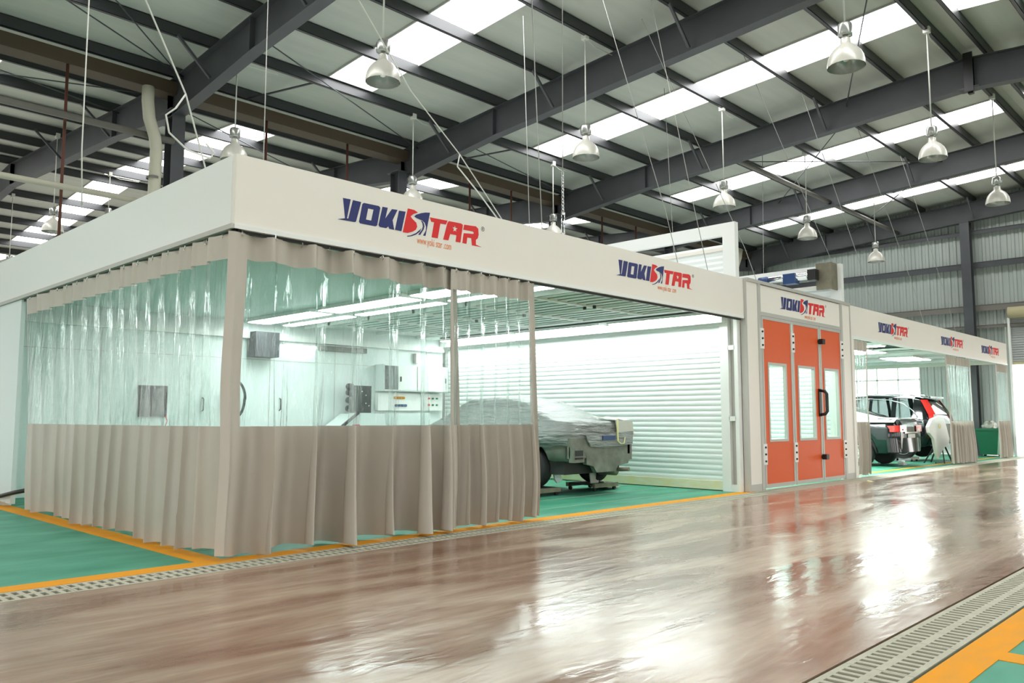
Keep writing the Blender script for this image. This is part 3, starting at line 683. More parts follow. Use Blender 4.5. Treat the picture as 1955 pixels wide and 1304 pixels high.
for x, zs in ((9.9, (.62, 2.65)), (11.1, (.62, 2.65)), (13.35, (.62, 2.65))):
    for z in zs:
        h = MB().box(x - .065, x + .065, -.052, -.034, z - .18, z + .18)
        for k in (-.12, 0, .12): h.lathe([(0, -.022), (.018, -.022), (.018, 0)], (x - .01, -.052, z + k), 8, mi=1, axis='y')
        build('hinge', h, ['white', 'black'], t)
for z in (.5, 2.75): build('latch', MB().box(12.25, 12.37, -.12, -.032, z - .05, z + .05).box(12.22, 12.40, -.06, -.032, z - .03, z + .03), 'black', t)
build('pull_handle', MB().tube([(12.22, -.03, 1.79), (12.22, -.14, 1.77), (12.24, -.17, 1.72), (12.24, -.17, 1.38), (12.22, -.14, 1.33), (12.22, -.03, 1.31)], .03, 10), 'black', t)
build('handle_plate', MB().box(12.17, 12.27, -.05, -.03, 1.28, 1.82), 'black', t)
# shutter frame B with motor
tB = shutter(13.72, .38, 7.7, 3.3, 'white rolling shutter on the far side of the enclosed booth, frame rising above its roof', 4.52, None, '')
t = thing('shutter_motor', 'blue and silver tubular motor bolted to a steel plate above the orange doors', 'motor', (13.4, .5, 4.2))
build('mounting_plate', MB().box(13.36, 13.39, .12, .45, 3.95, 4.52).box(13.39, 13.68, .12, .15, 3.95, 4.52), 'plate', t)
build('motor_body', MB().lathe([(0, .0), (.075, .0), (.085, .03), (.085, .35), (.07, .38), (.07, .95), (0, .95)], (13.22, .55, 4.26), 16, axis='y'), 'chrome', t)
build('motor_end', MB().lathe([(0, 0), (.07, 0), (.09, .05), (.09, .22), (0, .22)], (13.22, 1.45, 4.26), 16, axis='y'), 'motorblue', t)
build('gearbox', MB().box(13.12, 13.34, .81, 1.08, 4.12, 4.34), 'motorblue', t)
build('coupling', MB().box(13.16, 13.34, .38, .55, 4.15, 4.38), 'black', t)
build('power_cable', MB().tube([(13.18, 1.3, 4.12), (13.17, 1.28, 4.0), (13.2, 1.22, 3.88), (13.2, 1.2, 3.72)], .014), 'black', t)

# ------------------------------------------------------------------ booth three
t = thing('far_fascia', 'cream fascia board with three logos over the far curtained bay', 'fascia', (20.3, 0, H1))
build('board', MB().box(XB, 26.64, 0, .07, H1, HT), 'cream', t)
build('bottom_rail', MB().box(XB, 26.64, -.012, .08, H1 - .045, H1), 'white', t)
build('end_board', MB().box(26.57, 26.64, .07, 8.2, H1, HT), 'cream', t)
build('corner_post', MB().box(13.9, 14.08, -.01, .08, 0, H1), 'cream', t)
for x in (15.57, 20.02, 23.78): logo(x, 0, 3.16, t)
t = thing('booth_ceiling', 'booth ceiling over the dark cars in the far bay', 'ceiling', (20.3, 4, C1))
build('deck', MB().box(14.0, 26.57, .08, 7.8, C1 + .05, C1 + .12), 'inwall', t)
s = MB()
for x in range(15, 26, 2): s.box(x, x + .07, .1, 7.7, C1 - .03, C1 + .05)
build('filter_frame', s, 'white', t)
s = MB()
for i in range(20): s.box(14.2 + i * .3, 14.22 + i * .3, .1, 6, C1 + .02, C1 + .05)
build('filter_wire', s, 'steel', t)
fitting(14.1, 14.25, .6, 7.2, C1 - .03, 'long fitting added along the side wall to brighten the far bay', 'added fill fittings of the far bay', 'tubes2')  # extra wall strip, added to brighten the far bay
fitting(17.3, 17.6, .6, 7.2, C1 - .03, 'long fitting added to brighten the far bay ceiling before the sedan', 'added fill fittings of the far bay', 'tubes2')  # another strip row added for more light in this bay
def panel_light(x, y, lab):
    t = thing('panel_light', lab, 'ceiling light', (x, y, C1), 'panel lights in the far bay ceiling')
    build('housing', MB().box(x - .9, x + .9, y - .5, y + .5, C1 - .01, C1 + .045), 'white', t)
    build('diffuser', MB().box(x - .85, x + .85, y - .45, y + .45, C1 - .02, C1 - .011), 'tubes2', t)
for x, y, l in ((23.0, 1.9, 'over the car with the raised tailgate end'), (23.0, 4.6, 'second row by the far end'), (19.2, 1.9, 'over the black sedan'), (19.2, 4.6, 'second row behind the sedan'), (16.0, 1.9, 'next to the enclosed booth'), (16.0, 4.6, 'second row next to the enclosed booth')):
    panel_light(x, y, 'square glowing ceiling panel ' + l)
tag(build('booth_side_wall', MB().box(13.96, 14.02, .1, 7.8, 0, C1 + .1), 'inwall'), 'white inner side wall of the far bay beside the enclosed booth', 'wall panel')
tag(build('booth_rear_wall', MB().box(14.02, 26.5, 7.75, 7.8, 0, C1 + .1), 'inwall'), 'pale rear wall of the far bay', 'wall panel')

# ------------------------------------------------------------------ curtains
def curtain(label, P, W_, folds, amp, loc, nrm, flare0=0., flare1=0., seed=0, strip0=.0, strip1=.0, hooks=8, zt=2.93, zh=.045, sub=26, group='vinyl bay curtains', irregular=.5):
    """P: (start, end) on the ground; folds: number of folds; nrm: outward direction"""
    rnd = random.Random(seed)
    t = thing('bay_curtain', label, 'curtain', loc, group)
    a, b = Vector((*P[0], 0)), Vector((*P[1], 0)); L = (b - a).length; d = (b - a) / L; nv = Vector((*nrm, 0))
    # irregular fold phase
    ks = [0.]
    for i in range(folds): ks.append(ks[-1] + 1 + irregular * rnd.uniform(-.5, .8))
    ks = [k / ks[-1] for k in ks]; am = [rnd.uniform(.55, 1.15) for _ in ks]
    def ph(u):
        for i in range(folds):
            if u <= ks[i + 1] or i == folds - 1:
                f = (u - ks[i]) / (ks[i + 1] - ks[i]); return i + f, am[i] * (1 - f) + am[i + 1] * f
    def pt(u, z):
        q, A = ph(u); h = 1 - z / zt; ed = min(1, .15 + u * L / .45, .3 + (1 - u) * L / .3)
        k = amp * A * (.5 + 1.0 * h) * ed
        s1 = math.sin(2 * math.pi * q); off = k * (s1 + .35 * math.sin(4 * math.pi * q + .3))
        along = k * .55 * math.cos(2 * math.pi * q + .4)
        nz = noise.noise(Vector((u * L * 1.1 + seed, z * .9, seed * 3.1))) * .035 * (.3 + h)
        al = u * L + along + nz * .8 + h * (flare0 * (1 - u) ** 3 + flare1 * u ** 3)
        zz = z
        p = a + d * al + nv * (off + nz); return (p.x, p.y, zz)
    nu = folds * sub // 1
    def band(z0, z1, u0, u1, n_v):
        def hem(u): return zh + .02 * math.sin(u * 17 + seed) + .012 * math.sin(u * 41)
        def fn(i, j):
            u = u0 + (u1 - u0) * i; lo = hem(u) if z0 == 'h' else z0
            return pt(u, lo + (z1 - lo) * j)
        return MB().grid(fn, max(3, int(nu * (u1 - u0))), n_v)
    s0, s1 = strip0 / L, 1 - strip1 / L
    build('header_band', band(2.70, zt, 0, 1, 3), 'tan', t)
    build('clear_panel', band(1.17, 2.70, s0, s1, 14), 'pvc', t)
    build('skirt', band('h', 1.17, 0, 1, 10), 'tan', t)
    if strip0: build('edge_strip', band(1.17, 2.70, 0, s0, 12), 'tan', t)
    if strip1: build('edge_strip', band(1.17, 2.70, s1, 1, 12), 'tan', t)
    for i in range(hooks):
        u = (i + .5) / hooks; p = Vector(pt(u, zt - .01)); base = a + d * (u * L)
        s = MB().tube([(base.x, base.y, H1 - .06), (base.x, base.y, H1 - .08), (p.x, p.y, zt + .02), (p.x, p.y, zt - .03)], .006, 6)
        s.lathe([(.014, -.004), (.014, .004)], (p.x, p.y, zt - .03), 8, axis='y')
        build('hook', s, 'chrome', t)
    return t
curtain('grey vinyl curtain with clear window, from the bay corner to the overlap strip', ((-.05, .03), (2.72, .03)), 1, 7, .15, (1.3, .03, 0), (0, -1), flare0=-.02, flare1=.05, seed=3, strip0=.22, strip1=.06, hooks=9)
curtain('grey vinyl curtain with tight pleats and loose right edge beside the covered car', ((2.62, .0), (4.0, .0)), 1, 7, .085, (3.3, 0, 0), (0, -1), flare0=0, flare1=.08, seed=11, strip0=.03, strip1=.09, hooks=8)
curtain('long grey vinyl curtain with crinkled clear window along the left side of the bay', ((.0, 6.12), (.0, .03)), 1, 15, .07, (0, 3.1, 0), (-1, 0), flare0=.55, flare1=.0, seed=23, strip0=.06, strip1=.12, hooks=16)
curtain('narrow gathered vinyl curtain next to the enclosed booth in the far bay', ((14.12, .02), (14.86, .02)), 1, 5, .05, (14.5, 0, 0), (0, -1), seed=31, hooks=3, strip0=.03, strip1=.03)
curtain('gathered vinyl curtain halfway along the far bay beside the white body panel', ((20.3, .02), (22.6, .02)), 1, 10, .09, (21.4, 0, 0), (0, -1), flare0=.3, seed=37, hooks=6, strip0=.05, strip1=.12)
curtain('gathered vinyl curtain at the very end of the far bay near the bright exit', ((25.3, .02), (26.6, .02)), 1, 7, .08, (26.0, 0, 0), (0, -1), seed=41, hooks=4, strip0=.05, strip1=.05)

# ------------------------------------------------------------------ cars (rear towards the aisle, nose towards the back wall)
def ip(x, pts):
    if x <= pts[0][0]: return pts[0][1]
    for (a, b), (c, d) in zip(pts[:-1], pts[1:]):
        if x <= c: return b + (d - b) * (x - a) / (c - a)
    return pts[-1][1]
def car_shell(cx, y0, zg, L, hw, belt, top, thw, wheels, wr, glass_side, glass_top, wrinkle=0, cover_to=None, rear_lo=0):
    """belt/top/thw: profiles along the length; returns (body, glass) as material 0 / 1"""
    s = MB(); st = 96; n = 17
    ys = [L * (i / st) for i in range(st + 1)]
    ys[0] = 0; ys[-1] = L
    rows = []
    for y in ys:
        e = min(1, .80 + .20 * min(1, y / .30) ** .5) * min(1, .74 + .26 * min(1, (L - y) / .6) ** .6)
        w = hw * e; zb = .24 + .10 * (1 - min(1, y / .35)) + .05 * (1 - min(1, (L - y) / .4))
        arch = 0
        for wy in wheels:
            d = abs(y - wy)
            if d < wr + .07: arch = max(arch, .31 + math.sqrt((wr + .07) ** 2 - d * d))
        if y < .55: zb = max(zb, rear_lo)
        lo = max(zb, arch); be = ip(y, belt); tp = ip(y, top); tw = ip(y, thw) * e
        tp = max(tp, be + .015)
        if cover_to is not None: lo = cover_to + .04 * math.sin(y * 5) + .03 * math.sin(y * 13)
        mid = lo + (be - lo) * .5
        pr = [(w * .80, lo), (w * .985, lo + .02), (w, mid), (w * .995, lo + (be - lo) * .82), (w * .955, be), (tw + (w * .955 - tw) * .5, be + (tp - be) * .52), (tw, be + (tp - be) * .90), (tw * .82, tp - .012 * (tp - be)), (tw * .4, tp), ]
        pts = [(-a, b) for a, b in pr] + [(0, tp + .006)] + [(a, b) for a, b in reversed(pr)]
        if wrinkle:
            q = []
            for (a, b) in pts:
                v = Vector((a * 2.2, y * 1.6, b * 5)); k = noise.noise(v) * .6 + .5 * abs(noise.noise(v * 2.7)); q.append((a * (1 + wrinkle * k), b + wrinkle * .5 * k))
            pts = q
        rows.append([(cx + a, y0 + y, zg + b) for a, b in pts])
    m = len(rows[0]); n0 = len(s.v)
    for r in rows: s.v += r
    for i in range(st):
        yc = (ys[i] + ys[i + 1]) / 2
        gs = any(a < yc < b for a, b in glass_side); gt = any(a < yc < b for a, b in glass_top)
        for j in range(m - 1):
            jj = min(j, m - 2 - j)
            g = (jj in (4, 5) and gs) or (jj in (6, 7, 8) and gt)
            a = n0 + i * m + j
            s.f.append((a, a + 1, a + m + 1, a + m)); s.m.append(1 if g else 0); s.sm.append(not wrinkle or True)
    s.f.append(tuple(n0 + j for j in range(m))[::-1]); s.m.append(0); s.sm.append(False)
    s.f.append(tuple(n0 + st * m + j for j in range(m))); s.m.append(0); s.sm.append(False)
    return s
def wheel(t, x, y, z, r, out):
    sx = -1 if out < 0 else 1
    wh = build('wheel', MB().lathe([(0, -.1), (r * .72, -.1), (r * .93, -.11), (r, -.07), (r, .07), (r * .93, .11), (r * .68, .11 if sx > 0 else .11), (0, .08)], (x, y, z), 28, axis='x'), 'rubber', t)
    rm = MB(); xx = x + sx * .112
    rm.lathe([(r * .62, 0), (r * .66, 0.004 * sx), (r * .58, -.02 * sx)], (xx, y, z), 28, axis='x'); rm.lathe([(0, .012 * sx), (.06, .012 * sx), (.07, -.02 * sx)], (xx, y, z), 14, axis='x')
    for k in range(5):
        a = 2 * math.pi * k / 5; rm.beam((xx, y + .05 * math.cos(a), z + .05 * math.sin(a)), (xx, y + r * .6 * math.cos(a), z + r * .6 * math.sin(a)), .02, .06)
    build('rim', rm, 'alu', wh)

# covered car in the work bay
CX0, CY0, ZG = 7.22, 1.5, .13
t = thing('covered_car', 'car body wrapped in grey masking film with its rear bumper stripped, in the work bay', 'car', (CX0, CY0 + 2.2, 0))
SB = [(0, .93), (.15, .97), (1.2, .93), (3.3, .90), (4.2, .78), (4.55, .66)]
ST = [(0, 1.00), (.06, 1.07), (.45, 1.10), (1.25, 1.42), (1.9, 1.50), (2.5, 1.48), (3.35, 1.02), (4.1, .93), (4.5, .72)]
SW = [(0, .80), (.45, .78), (1.25, .60), (2.5, .60), (3.35, .74), (4.5, .7)]
film = car_shell(CX0, CY0, ZG, 4.55, .92, SB, ST, SW, (.75, 3.5), .32, [], [], wrinkle=.06, cover_to=.62)
build('masking_film', film, 'cover', t)
b = car_shell(CX0, CY0 + .05, ZG, 4.4, .86, [(0, .80), (4.4, .70)], [(0, .86), (4.4, .74)], [(0, .7), (4.4, .7)], (.70, 3.45), .33, [], [], rear_lo=.42)
build('lower_body', b, 'primer', t)
s = MB()
s.box(CX0 - .78, CX0 + .80, CY0 - .02, CY0 + .04, ZG + .48, ZG + .80)
s.prism([[(CX0 - .38, ZG + .52), (CX0 + .80, ZG + .52), (CX0 + .74, ZG + .36), (CX0 + .45, ZG + .33), (CX0 + .38, ZG + .24), (CX0 - .12, ZG + .24), (CX0 - .2, ZG + .34), (CX0 - .38, ZG + .38)]], CY0 - .03, CY0 + .05)
s.box(CX0 - .78, CX0 - .52, CY0 - .10, CY0 - .0, ZG + .42, ZG + .66)
build('rear_panel', s, 'primer', t)
build('rear_lamp_hole', MB().box(CX0 - .75, CX0 - .56, CY0 - .108, CY0 - .10, ZG + .47, ZG + .61), 'under', t)
build('bumper_mount', MB().box(CX0 - .79, CX0 - .50, CY0 - .12, CY0 - .105, ZG + .50, ZG + .52).box(CX0 + .74, CX0 + .86, CY0 - .02, CY0 + .2, ZG + .42, ZG + .76), 'tube', t)
build('lid_flap', MB().prism([[(CX0 - .42, ZG + .84), (CX0 + .86, ZG + .90), (CX0 + .84, ZG + .68), (CX0 + .1, ZG + .64), (CX0 - .30, ZG + .66)]], CY0 - .055, CY0 - .03), 'cover', t)
build('number_plate', MB().box(CX0 + .0, CX0 + .34, CY0 - .072, CY0 - .056, ZG + .76, ZG + .83), 'motorblue', t)
build('masking_paper', MB().prism([[(CX0 + .40, ZG + 1.08), (CX0 + .86, ZG + 1.06), (CX0 + .90, ZG + .80), (CX0 + .46, ZG + .82)]], CY0 - .045, CY0 - .02).grid(lambda u, v: (CX0 + .40 + .47 * u, CY0 - .03 + .5 * v, ZG + 1.09 + .05 * v + .012 * math.sin(9 * u)), 6, 6), 'paper', t)
build('masking_tape', MB().box(CX0 + .385, CX0 + .41, CY0 - .08, CY0 - .06, ZG + .74, ZG + 1.10).tube([(CX0 + .40, CY0 - .07, ZG + .74), (CX0 + .46, CY0 - .09, ZG + .69), (CX0 + .55, CY0 - .09, ZG + .70), (CX0 + .60, CY0 - .07, ZG + .80)], .010, 6), 'yellowtape', t)
build('floor_pan', MB().box(CX0 - .72, CX0 + .72, CY0 + .15, CY0 + 4.2, ZG + .22, ZG + .50).box(CX0 - .5, CX0 + .5, CY0 + .8, CY0 + 1.1, ZG + .2, ZG + .36), 'under', t)
build('exhaust_pipe', MB().tube([(CX0 + .35, CY0 + .6, ZG + .26), (CX0 + .5, CY0 + .3, ZG + .25), (CX0 + .56, CY0 - .02, ZG + .26), (CX0 + .58, CY0 - .16, ZG + .27)], .035, 12).lathe([(0, -.05), (.08, -.05), (.08, .3), (0, .3)], (CX0 + .5, CY0 + .1, ZG + .24), 14, axis='y'), 'plate', t)
for x, o_ in ((CX0 - .76, -1), (CX0 + .76, 1)):
    for y in (CY0 + .75, CY0 + 3.5): wheel(t, x, y, ZG + .31, .31, o_)
build('mud_flap', MB().prism([[(CX0 - .55, ZG + .27), (CX0 - .40, ZG + .24), (CX0 - .34, ZG + .1), (CX0 - .46, ZG + .06), (CX0 - .52, ZG + .13)]], CY0 + .52, CY0 + .55), 'inwall', t)
build('hanging_cover', MB().prism([[(CX0 + .48, ZG + .22), (CX0 + .76, ZG + .22), (CX0 + .72, ZG - .04), (CX0 + .52, ZG - .02)]], CY0 + .60, CY0 + .62), 'paper', t)
def dolly(x0, x1, y0, y1, lab, grp='wheel dollies'):
    t = thing('wheel_dolly', lab, 'dolly', ((x0 + x1) / 2, (y0 + y1) / 2, 0), grp)
    build('plate', MB().box(x0, x1, y0, y1, .10, .128), 'under', t)
    build('side_rail', MB().box(x0 - .02, x1 + .02, y0 - .02, y0 + .03, .06, .13), 'plate', t)
    build('side_rail', MB().box(x0 - .02, x1 + .02, y1 - .03, y1 + .02, .06, .13), 'plate', t)
    for x in (x0 + .04, x1 - .04):
        for y in (y0 + .03, y1 - .03): build('castor', MB().lathe([(0, -.02), (.032, -.02), (.032, .02), (0, .02)], (x, y, .033), 12, axis='y'), 'rubber', t)
dolly(CX0 - 1.0, CX0 - .50, CY0 + .45, CY0 + 1.05, 'low black dolly under the left rear wheel of the covered car')
dolly(CX0 + .42, CX0 + 1.05, CY0 + .45, CY0 + 1.05, 'low black dolly under the right rear wheel of the covered car')
tag(build('dust_sheet', MB().prism([[(CX0 + .95, .02), (CX0 + 1.25, .02), (CX0 + 1.3, .035), (CX0 + .8, .15)]], CY0 + .55, CY0 + .95), 'paper'), 'pale folded sheet lying beside the right rear wheel of the covered car', 'sheet')
dolly(CX0 - 1.0, CX0 - .50, CY0 + 3.2, CY0 + 3.8, 'low black dolly under the left front wheel of the covered car')
dolly(CX0 + .50, CX0 + 1.0, CY0 + 3.2, CY0 + 3.8, 'low black dolly under the right front wheel of the covered car')

# black sedan
CX1, CY1, ZG = 19.25, .62, .10
t = thing('sedan', 'black sedan with red tail lights, pale film on its rear pillar, in the far bay', 'car', (CX1, CY1 + 2.3, 0))
SB = [(0, .86), (.1, 1.0), (.5, 1.02), (3.4, .92), (4.3, .80), (4.75, .66)]
ST = [(0, .93), (.04, 1.06), (.10, 1.13), (.62, 1.16), (1.55, 1.47), (2.3, 1.51), (2.8, 1.48), (3.6, 1.05), (4.5, .90), (4.75, .74)]
SW = [(0, .78), (.6, .70), (1.55, .58), (2.8, .60), (3.6, .76), (4.75, .72)]
body = car_shell(CX1, CY1, ZG, 4.75, .92, SB, ST, SW, (.98, 3.85), .335, [(1.35, 2.0), (2.1, 2.9)], [(.70, 1.45), (2.95, 3.5)])
build('body', body, ['carblack', 'carglass'], t)
build('floor_pan', MB().box(CX1 - .7, CX1 + .7, CY1 + .2, CY1 + 4.4, ZG + .24, ZG + .55), 'under', t)
build('rear_bumper', MB().grid(lambda u, v: (CX1 + .95 * math.sin((u - .5) * math.pi * .98), CY1 + .26 - .34 * math.cos((u - .5) * math.pi) ** .6 + .03 * v, ZG + .30 + .36 * v - .02), 24, 5), 'carblack', t)
for sgn in (-1, 1):
    s = MB().grid(lambda u, v: (CX1 + sgn * (.36 + .53 * min(1, u * 1.35)), CY1 - .02 + .02 * u + (.34 * max(0, u - .72) / .28 if u > .72 else 0), ZG + .80 + (.17 - .05 * max(0, u - .6)) * v), 12, 4)
    build('tail_light', s, 'taillight', t)
    build('reversing_lens', MB().box(CX1 + sgn * .52 - .10, CX1 + sgn * .52 + .10, CY1 - .03, CY1 - .018, ZG + .83, ZG + .88), 'clear', t)
build('chrome_strip', MB().box(CX1 - .5, CX1 + .5, CY1 - .03, CY1 - .015, ZG + .76, ZG + .795), 'chrome', t)
build('licence_recess', MB().box(CX1 - .26, CX1 + .26, CY1 - .022, CY1 - .01, ZG + .60, ZG + .74), 'clear', t)
build('pillar_film', MB().grid(lambda u, v: (CX1 - .93 + .30 * v + .02, CY1 + .10 + 1.5 * u, ZG + 1.03 + (.12 + .36 * max(0, u - .25)) * v + .012), 10, 4), 'paper', t)
for x, o_ in ((CX1 - .80, -1), (CX1 + .80, 1)):
    for y in (CY1 + .98, CY1 + 3.85): wheel(t, x, y, ZG + .225, .325, o_)
# black suv
CX2, CY2, ZG = 22.70, .80, .19
t = thing('estate_car', 'tall black sport utility car with upright red tail lights and chrome window line', 'car', (CX2, CY2 + 2.2, 0))
SB = [(0, .80), (.08, 1.08), (1.0, 1.06), (3.4, .98), (4.1, .88), (4.5, .72)]
ST = [(0, .90), (.03, 1.10), (.10, 1.18), (.34, 1.62), (.7, 1.70), (1.8, 1.76), (2.6, 1.72), (3.5, 1.12), (4.3, .98), (4.5, .82)]
SW = [(0, .82), (.3, .66), (1.8, .64), (2.6, .64), (3.5, .78), (4.5, .75)]
body = car_shell(CX2, CY2, ZG, 4.5, .92, SB, ST, SW, (.90, 3.55), .36, [(.62, 1.10), (1.20, 1.78), (1.88, 2.75)], [(2.75, 3.4)])
build('body', body, ['carblack', 'carglass'], t)
build('floor_pan', MB().box(CX2 - .7, CX2 + .7, CY2 + .2, CY2 + 4.2, ZG + .26, ZG + .55), 'under', t)
build('roof_spoiler', MB().grid(lambda u, v: (CX2 - .60 + 1.2 * u, CY2 + .18 + .45 * v, ZG + 1.69 + .03 * v), 8, 3).box(CX2 - .6, CX2 + .6, CY2 + .17, CY2 + .21, ZG + 1.64, ZG + 1.695), 'carblack', t)
build('rear_glass', MB().grid(lambda u, v: (CX2 + (-.58 + 1.16 * u) * (1.08 - .12 * v), CY2 + .09 + .21 * v - .015, ZG + 1.17 + .42 * v), 8, 4), 'carglass', t)
for sgn in (-1, 1):
    def tl(u, v):
        z = .86 + .74 * u; yy = ip(z, [(.8, -.01), (1.15, .06), (1.62, .33)]); w_ = ip(z, [(.8, .86), (1.1, .86), (1.6, .66)])
        return (CX2 + sgn * (w_ + .05 - .16 * v), CY2 + yy + .12 - .15 * v - .02, ZG + z)
    build('tail_light', MB().grid(tl, 12, 4), 'taillight', t)
    build('lens_strip', MB().grid(lambda u, v: (CX2 + sgn * (.84 - .12 * v), CY2 + .01 - .045 * v + .03, ZG + .95 + .22 * u), 4, 2), 'clear', t)
    c = []
    for k in range(26):
        y = .48 + 2.6 * k / 25; z = ip(y, [(.48, 1.12), (.6, 1.30), (.9, 1.50), (1.3, 1.60), (1.9, 1.65), (2.6, 1.62), (3.1, 1.36)]); wd = ip(z, [(1.06, .90), (1.38, .80), (1.66, .67)])
        c.append((CX2 + sgn * (wd + .012), CY2 + y, ZG + z))
    c += [(CX2 + sgn * .895, CY2 + 3.1 - 2.62 * k / 10, ZG + 1.055) for k in range(11)] + [c[0]]
    build('chrome_window_line', MB().tube(c, .012, 6), 'chrome', t)
    build('roof_rail', MB().tube([(CX2 + sgn * .6, CY2 + .6, ZG + 1.71), (CX2 + sgn * .61, CY2 + .75, ZG + 1.76), (CX2 + sgn * .61, CY2 + 2.4, ZG + 1.79), (CX2 + sgn * .6, CY2 + 2.6, ZG + 1.74)], .018, 8), 'chrome', t)
for x, o_ in ((CX2 - .80, -1), (CX2 + .80, 1)):
    for y in (CY2 + .90, CY2 + 3.55): wheel(t, x, y, ZG + .23, .35, o_)
dolly(CX2 - 1.05, CX2 - .55, CY2 + .6, CY2 + 1.2, 'low dolly under the left rear wheel of the tall black car', 'wheel dollies')
for x, y, l in ((19.6, .95, 'nearer the tyre'), (20.5, 1.3, 'farther one')):
    tag(build('floor_block', MB().box(x, x + .25, y, y + .12, 0.0, .07).box(x + .03, x + .09, y + .02, y + .1, .07, .085), 'white'), 'small white block on the floor behind the black sedan, ' + l, 'block', 'small blocks on the bay floor')
# white bumper panel on folding stand
t = thing('body_panel', 'loose white car wing panel with a yellow stain standing on a black folding stand', 'car panel', (21.0, .5, .5))
out = [(20.05, 1.02), (20.35, 1.22), (20.9, 1.30), (21.35, 1.27), (21.55, 1.0), (21.75, .68), (21.7, .54), (21.2, .42), (20.75, .16), (20.62, .30), (20.45, .70), (20.1, .86)]
pm = MB().prism([out], .42, .50)
build('shell', pm, 'white', t)
build('stain', MB().prism([[(21.0 + .12 * math.cos(a) - .05, 1.03 + .07 * math.sin(a)) for a in [i * math.pi / 6 for i in range(12)]]], .415, .42), 'yellowtape', t)
t = thing('folding_stand', 'black folding trestle stand holding the white body panel', 'stand', (21.45, .5, 0))
for a, b_ in (((21.15, .40, .0), (21.45, .56, .72)), ((21.85, .40, .0), (21.45, .56, .72)), ((21.2, .95, .0), (21.45, .58, .72)), ((21.8, .95, .0), (21.45, .58, .72))):
    build('leg', MB().beam(a, b_, .03, .03), 'black', t)
build('foot_bar', MB().beam((20.9, .55, .03), (22.1, .55, .03), .03, .03), 'black', t)
# bin
t = thing('waste_bin', 'green wheeled waste bin at the far end of the booths', 'bin', (27.05, .72, 0))
def ring(z, w, d): return [(27.05 - w, .72 - d, z), (27.05 + w, .72 - d, z), (27.05 + w, .72 + d, z), (27.05 - w, .72 + d, z)]
s = MB(); rs = [ring(.06, .24, .25), ring(.85, .30, .34), ring(.85, .33, .37), ring(.92, .33, .37), ring(.92, .29, .33), ring(.7, .27, .3)]
for a, b_ in zip(rs[:-1], rs[1:]):
    for i in range(4): s.quad([a[i], a[(i + 1) % 4], b_[(i + 1) % 4], b_[i]])
s.quad(rs[0][::-1]); build('body', s, 'bin', t)
build('lid', MB().beam((27.40, .72, .93), (27.48, .72, .35), .7, .04), 'bin', t)
for y in (.5, .94): build('wheel', MB().lathe([(0, -.03), (.1, -.03), (.1, .03), (0, .03)], (27.28, y, .1), 14, axis='y'), 'rubber', t)
build('emblem', MB().lathe([(.075, -.0), (.085, -.008), (.095, 0)], (26.79, .62, .55), 20, axis='x').lathe([(0, -.004), (.04, -.004), (.045, 0)], (26.79, .62, .55), 12, axis='x'), 'tube', t)
s = MB()
def bagp(u, v):
    a = 2 * math.pi * u; r = .34 * math.sin(math.pi * (.15 + .85 * v) * .5 + .2); k = 1 + .35 * noise.noise(Vector((math.cos(a) * 2, math.sin(a) * 2, v * 4)))
    return (27.05 + r * (1 - v * .8) * k * math.cos(a), .72 + r * 1.1 * (1 - v * .8) * k * math.sin(a), .86 + .30 * v * k)
tag(build('rubbish_bag', s.grid(bagp, 24, 8), 'bag'), 'crumpled pale plastic bag and papers bulging out of the green bin', 'bag')
tag(build('floor_hose', MB().tube([(-.25, 6.7, .05), (-.12, 6.85, .12), (-.1, 6.4, .16), (-.02, 6.1, .22), (.1, 5.9, .26)], .03, 8), 'black'), 'black bundled hose on the floor at the far foot of the left curtain', 'hose')
tag(build('kerb_block', MB().box(-.45, .0, 6.9, 7.1, 0, .14), 'tube'), 'grey floor kerb block at the foot of the pale side panel', 'kerb')
tag(build('paper_scrap', MB().grid(lambda u, v: (13.15 + .16 * u, -.62 + .1 * v, .004 + .02 * math.sin(u * 5) * v), 5, 3), 'yellowtape'), 'small crumpled yellowish scrap on the aisle in front of the orange doors', 'litter')

# ------------------------------------------------------------------ high bay lamps
def lamp(x, y, zt_, lab, z0=6.2):
    t = thing('high_bay_lamp', lab, 'lamp', (x, y, z0), 'hanging high bay lamps')
    s = MB(); seg = 40
    prof = [(.255, 0), (.256, .02), (.250, .07), (.234, .14), (.203, .21), (.155, .27), (.105, .31), (.072, .34), (.065, .42)]
    n0 = 0
    for (r, h) in prof:
        for k in range(seg):
            a = 2 * math.pi * k / seg; rr = r * (1 + (.018 if k % 2 else 0)); s.v.append((x + rr * math.cos(a), y + rr * math.sin(a), z0 + h))
    for i in range(len(prof) - 1):
        for k in range(seg):
            k2 = (k + 1) % seg; s.f.append((i * seg + k, i * seg + k2, (i + 1) * seg + k2, (i + 1) * seg + k)); s.m.append(0); s.sm.append(True)
    build('shade', s, 'lamp', t)
    build('reflector', MB().lathe([(.248, .004), (.244, .05), (.228, .12), (.192, .20), (.13, .27), (.0, .30)], (x, y, z0), 28), 'lampin', t)
    build('bulb', MB().lathe([(0, .08), (.035, .09), (.05, .14), (.045, .2), (.02, .26), (.02, .29)], (x, y, z0), 12), 'clear', t)
    build('neck', MB().tube([(x, y, z0 + .42), (x, y, z0 + .47)], .03, 10), 'alu', t)
    build('ballast_box', MB().lathe([(0, 0), (.10, 0), (.105, .02), (.105, .15), (.09, .18), (0, .18)], (x, y, z0 + .46), 8), 'lampin', t)
    build('rod', MB().tube([(x, y, z0 + .64), (x, y, zt_)], .013, 8), 'cable', t)
    build('mount', MB().box(x - .05, x + .05, y - .06, y + .06, zt_ - .02, zt_ + .1), 'cable', t)
    build('cord', MB().tube([(x + .05, y, zt_ + .02), (x + .3, y + .02, zt_ - .05), (x + .9, y + .03, zt_ - .02)], .008, 6), 'cable', t)
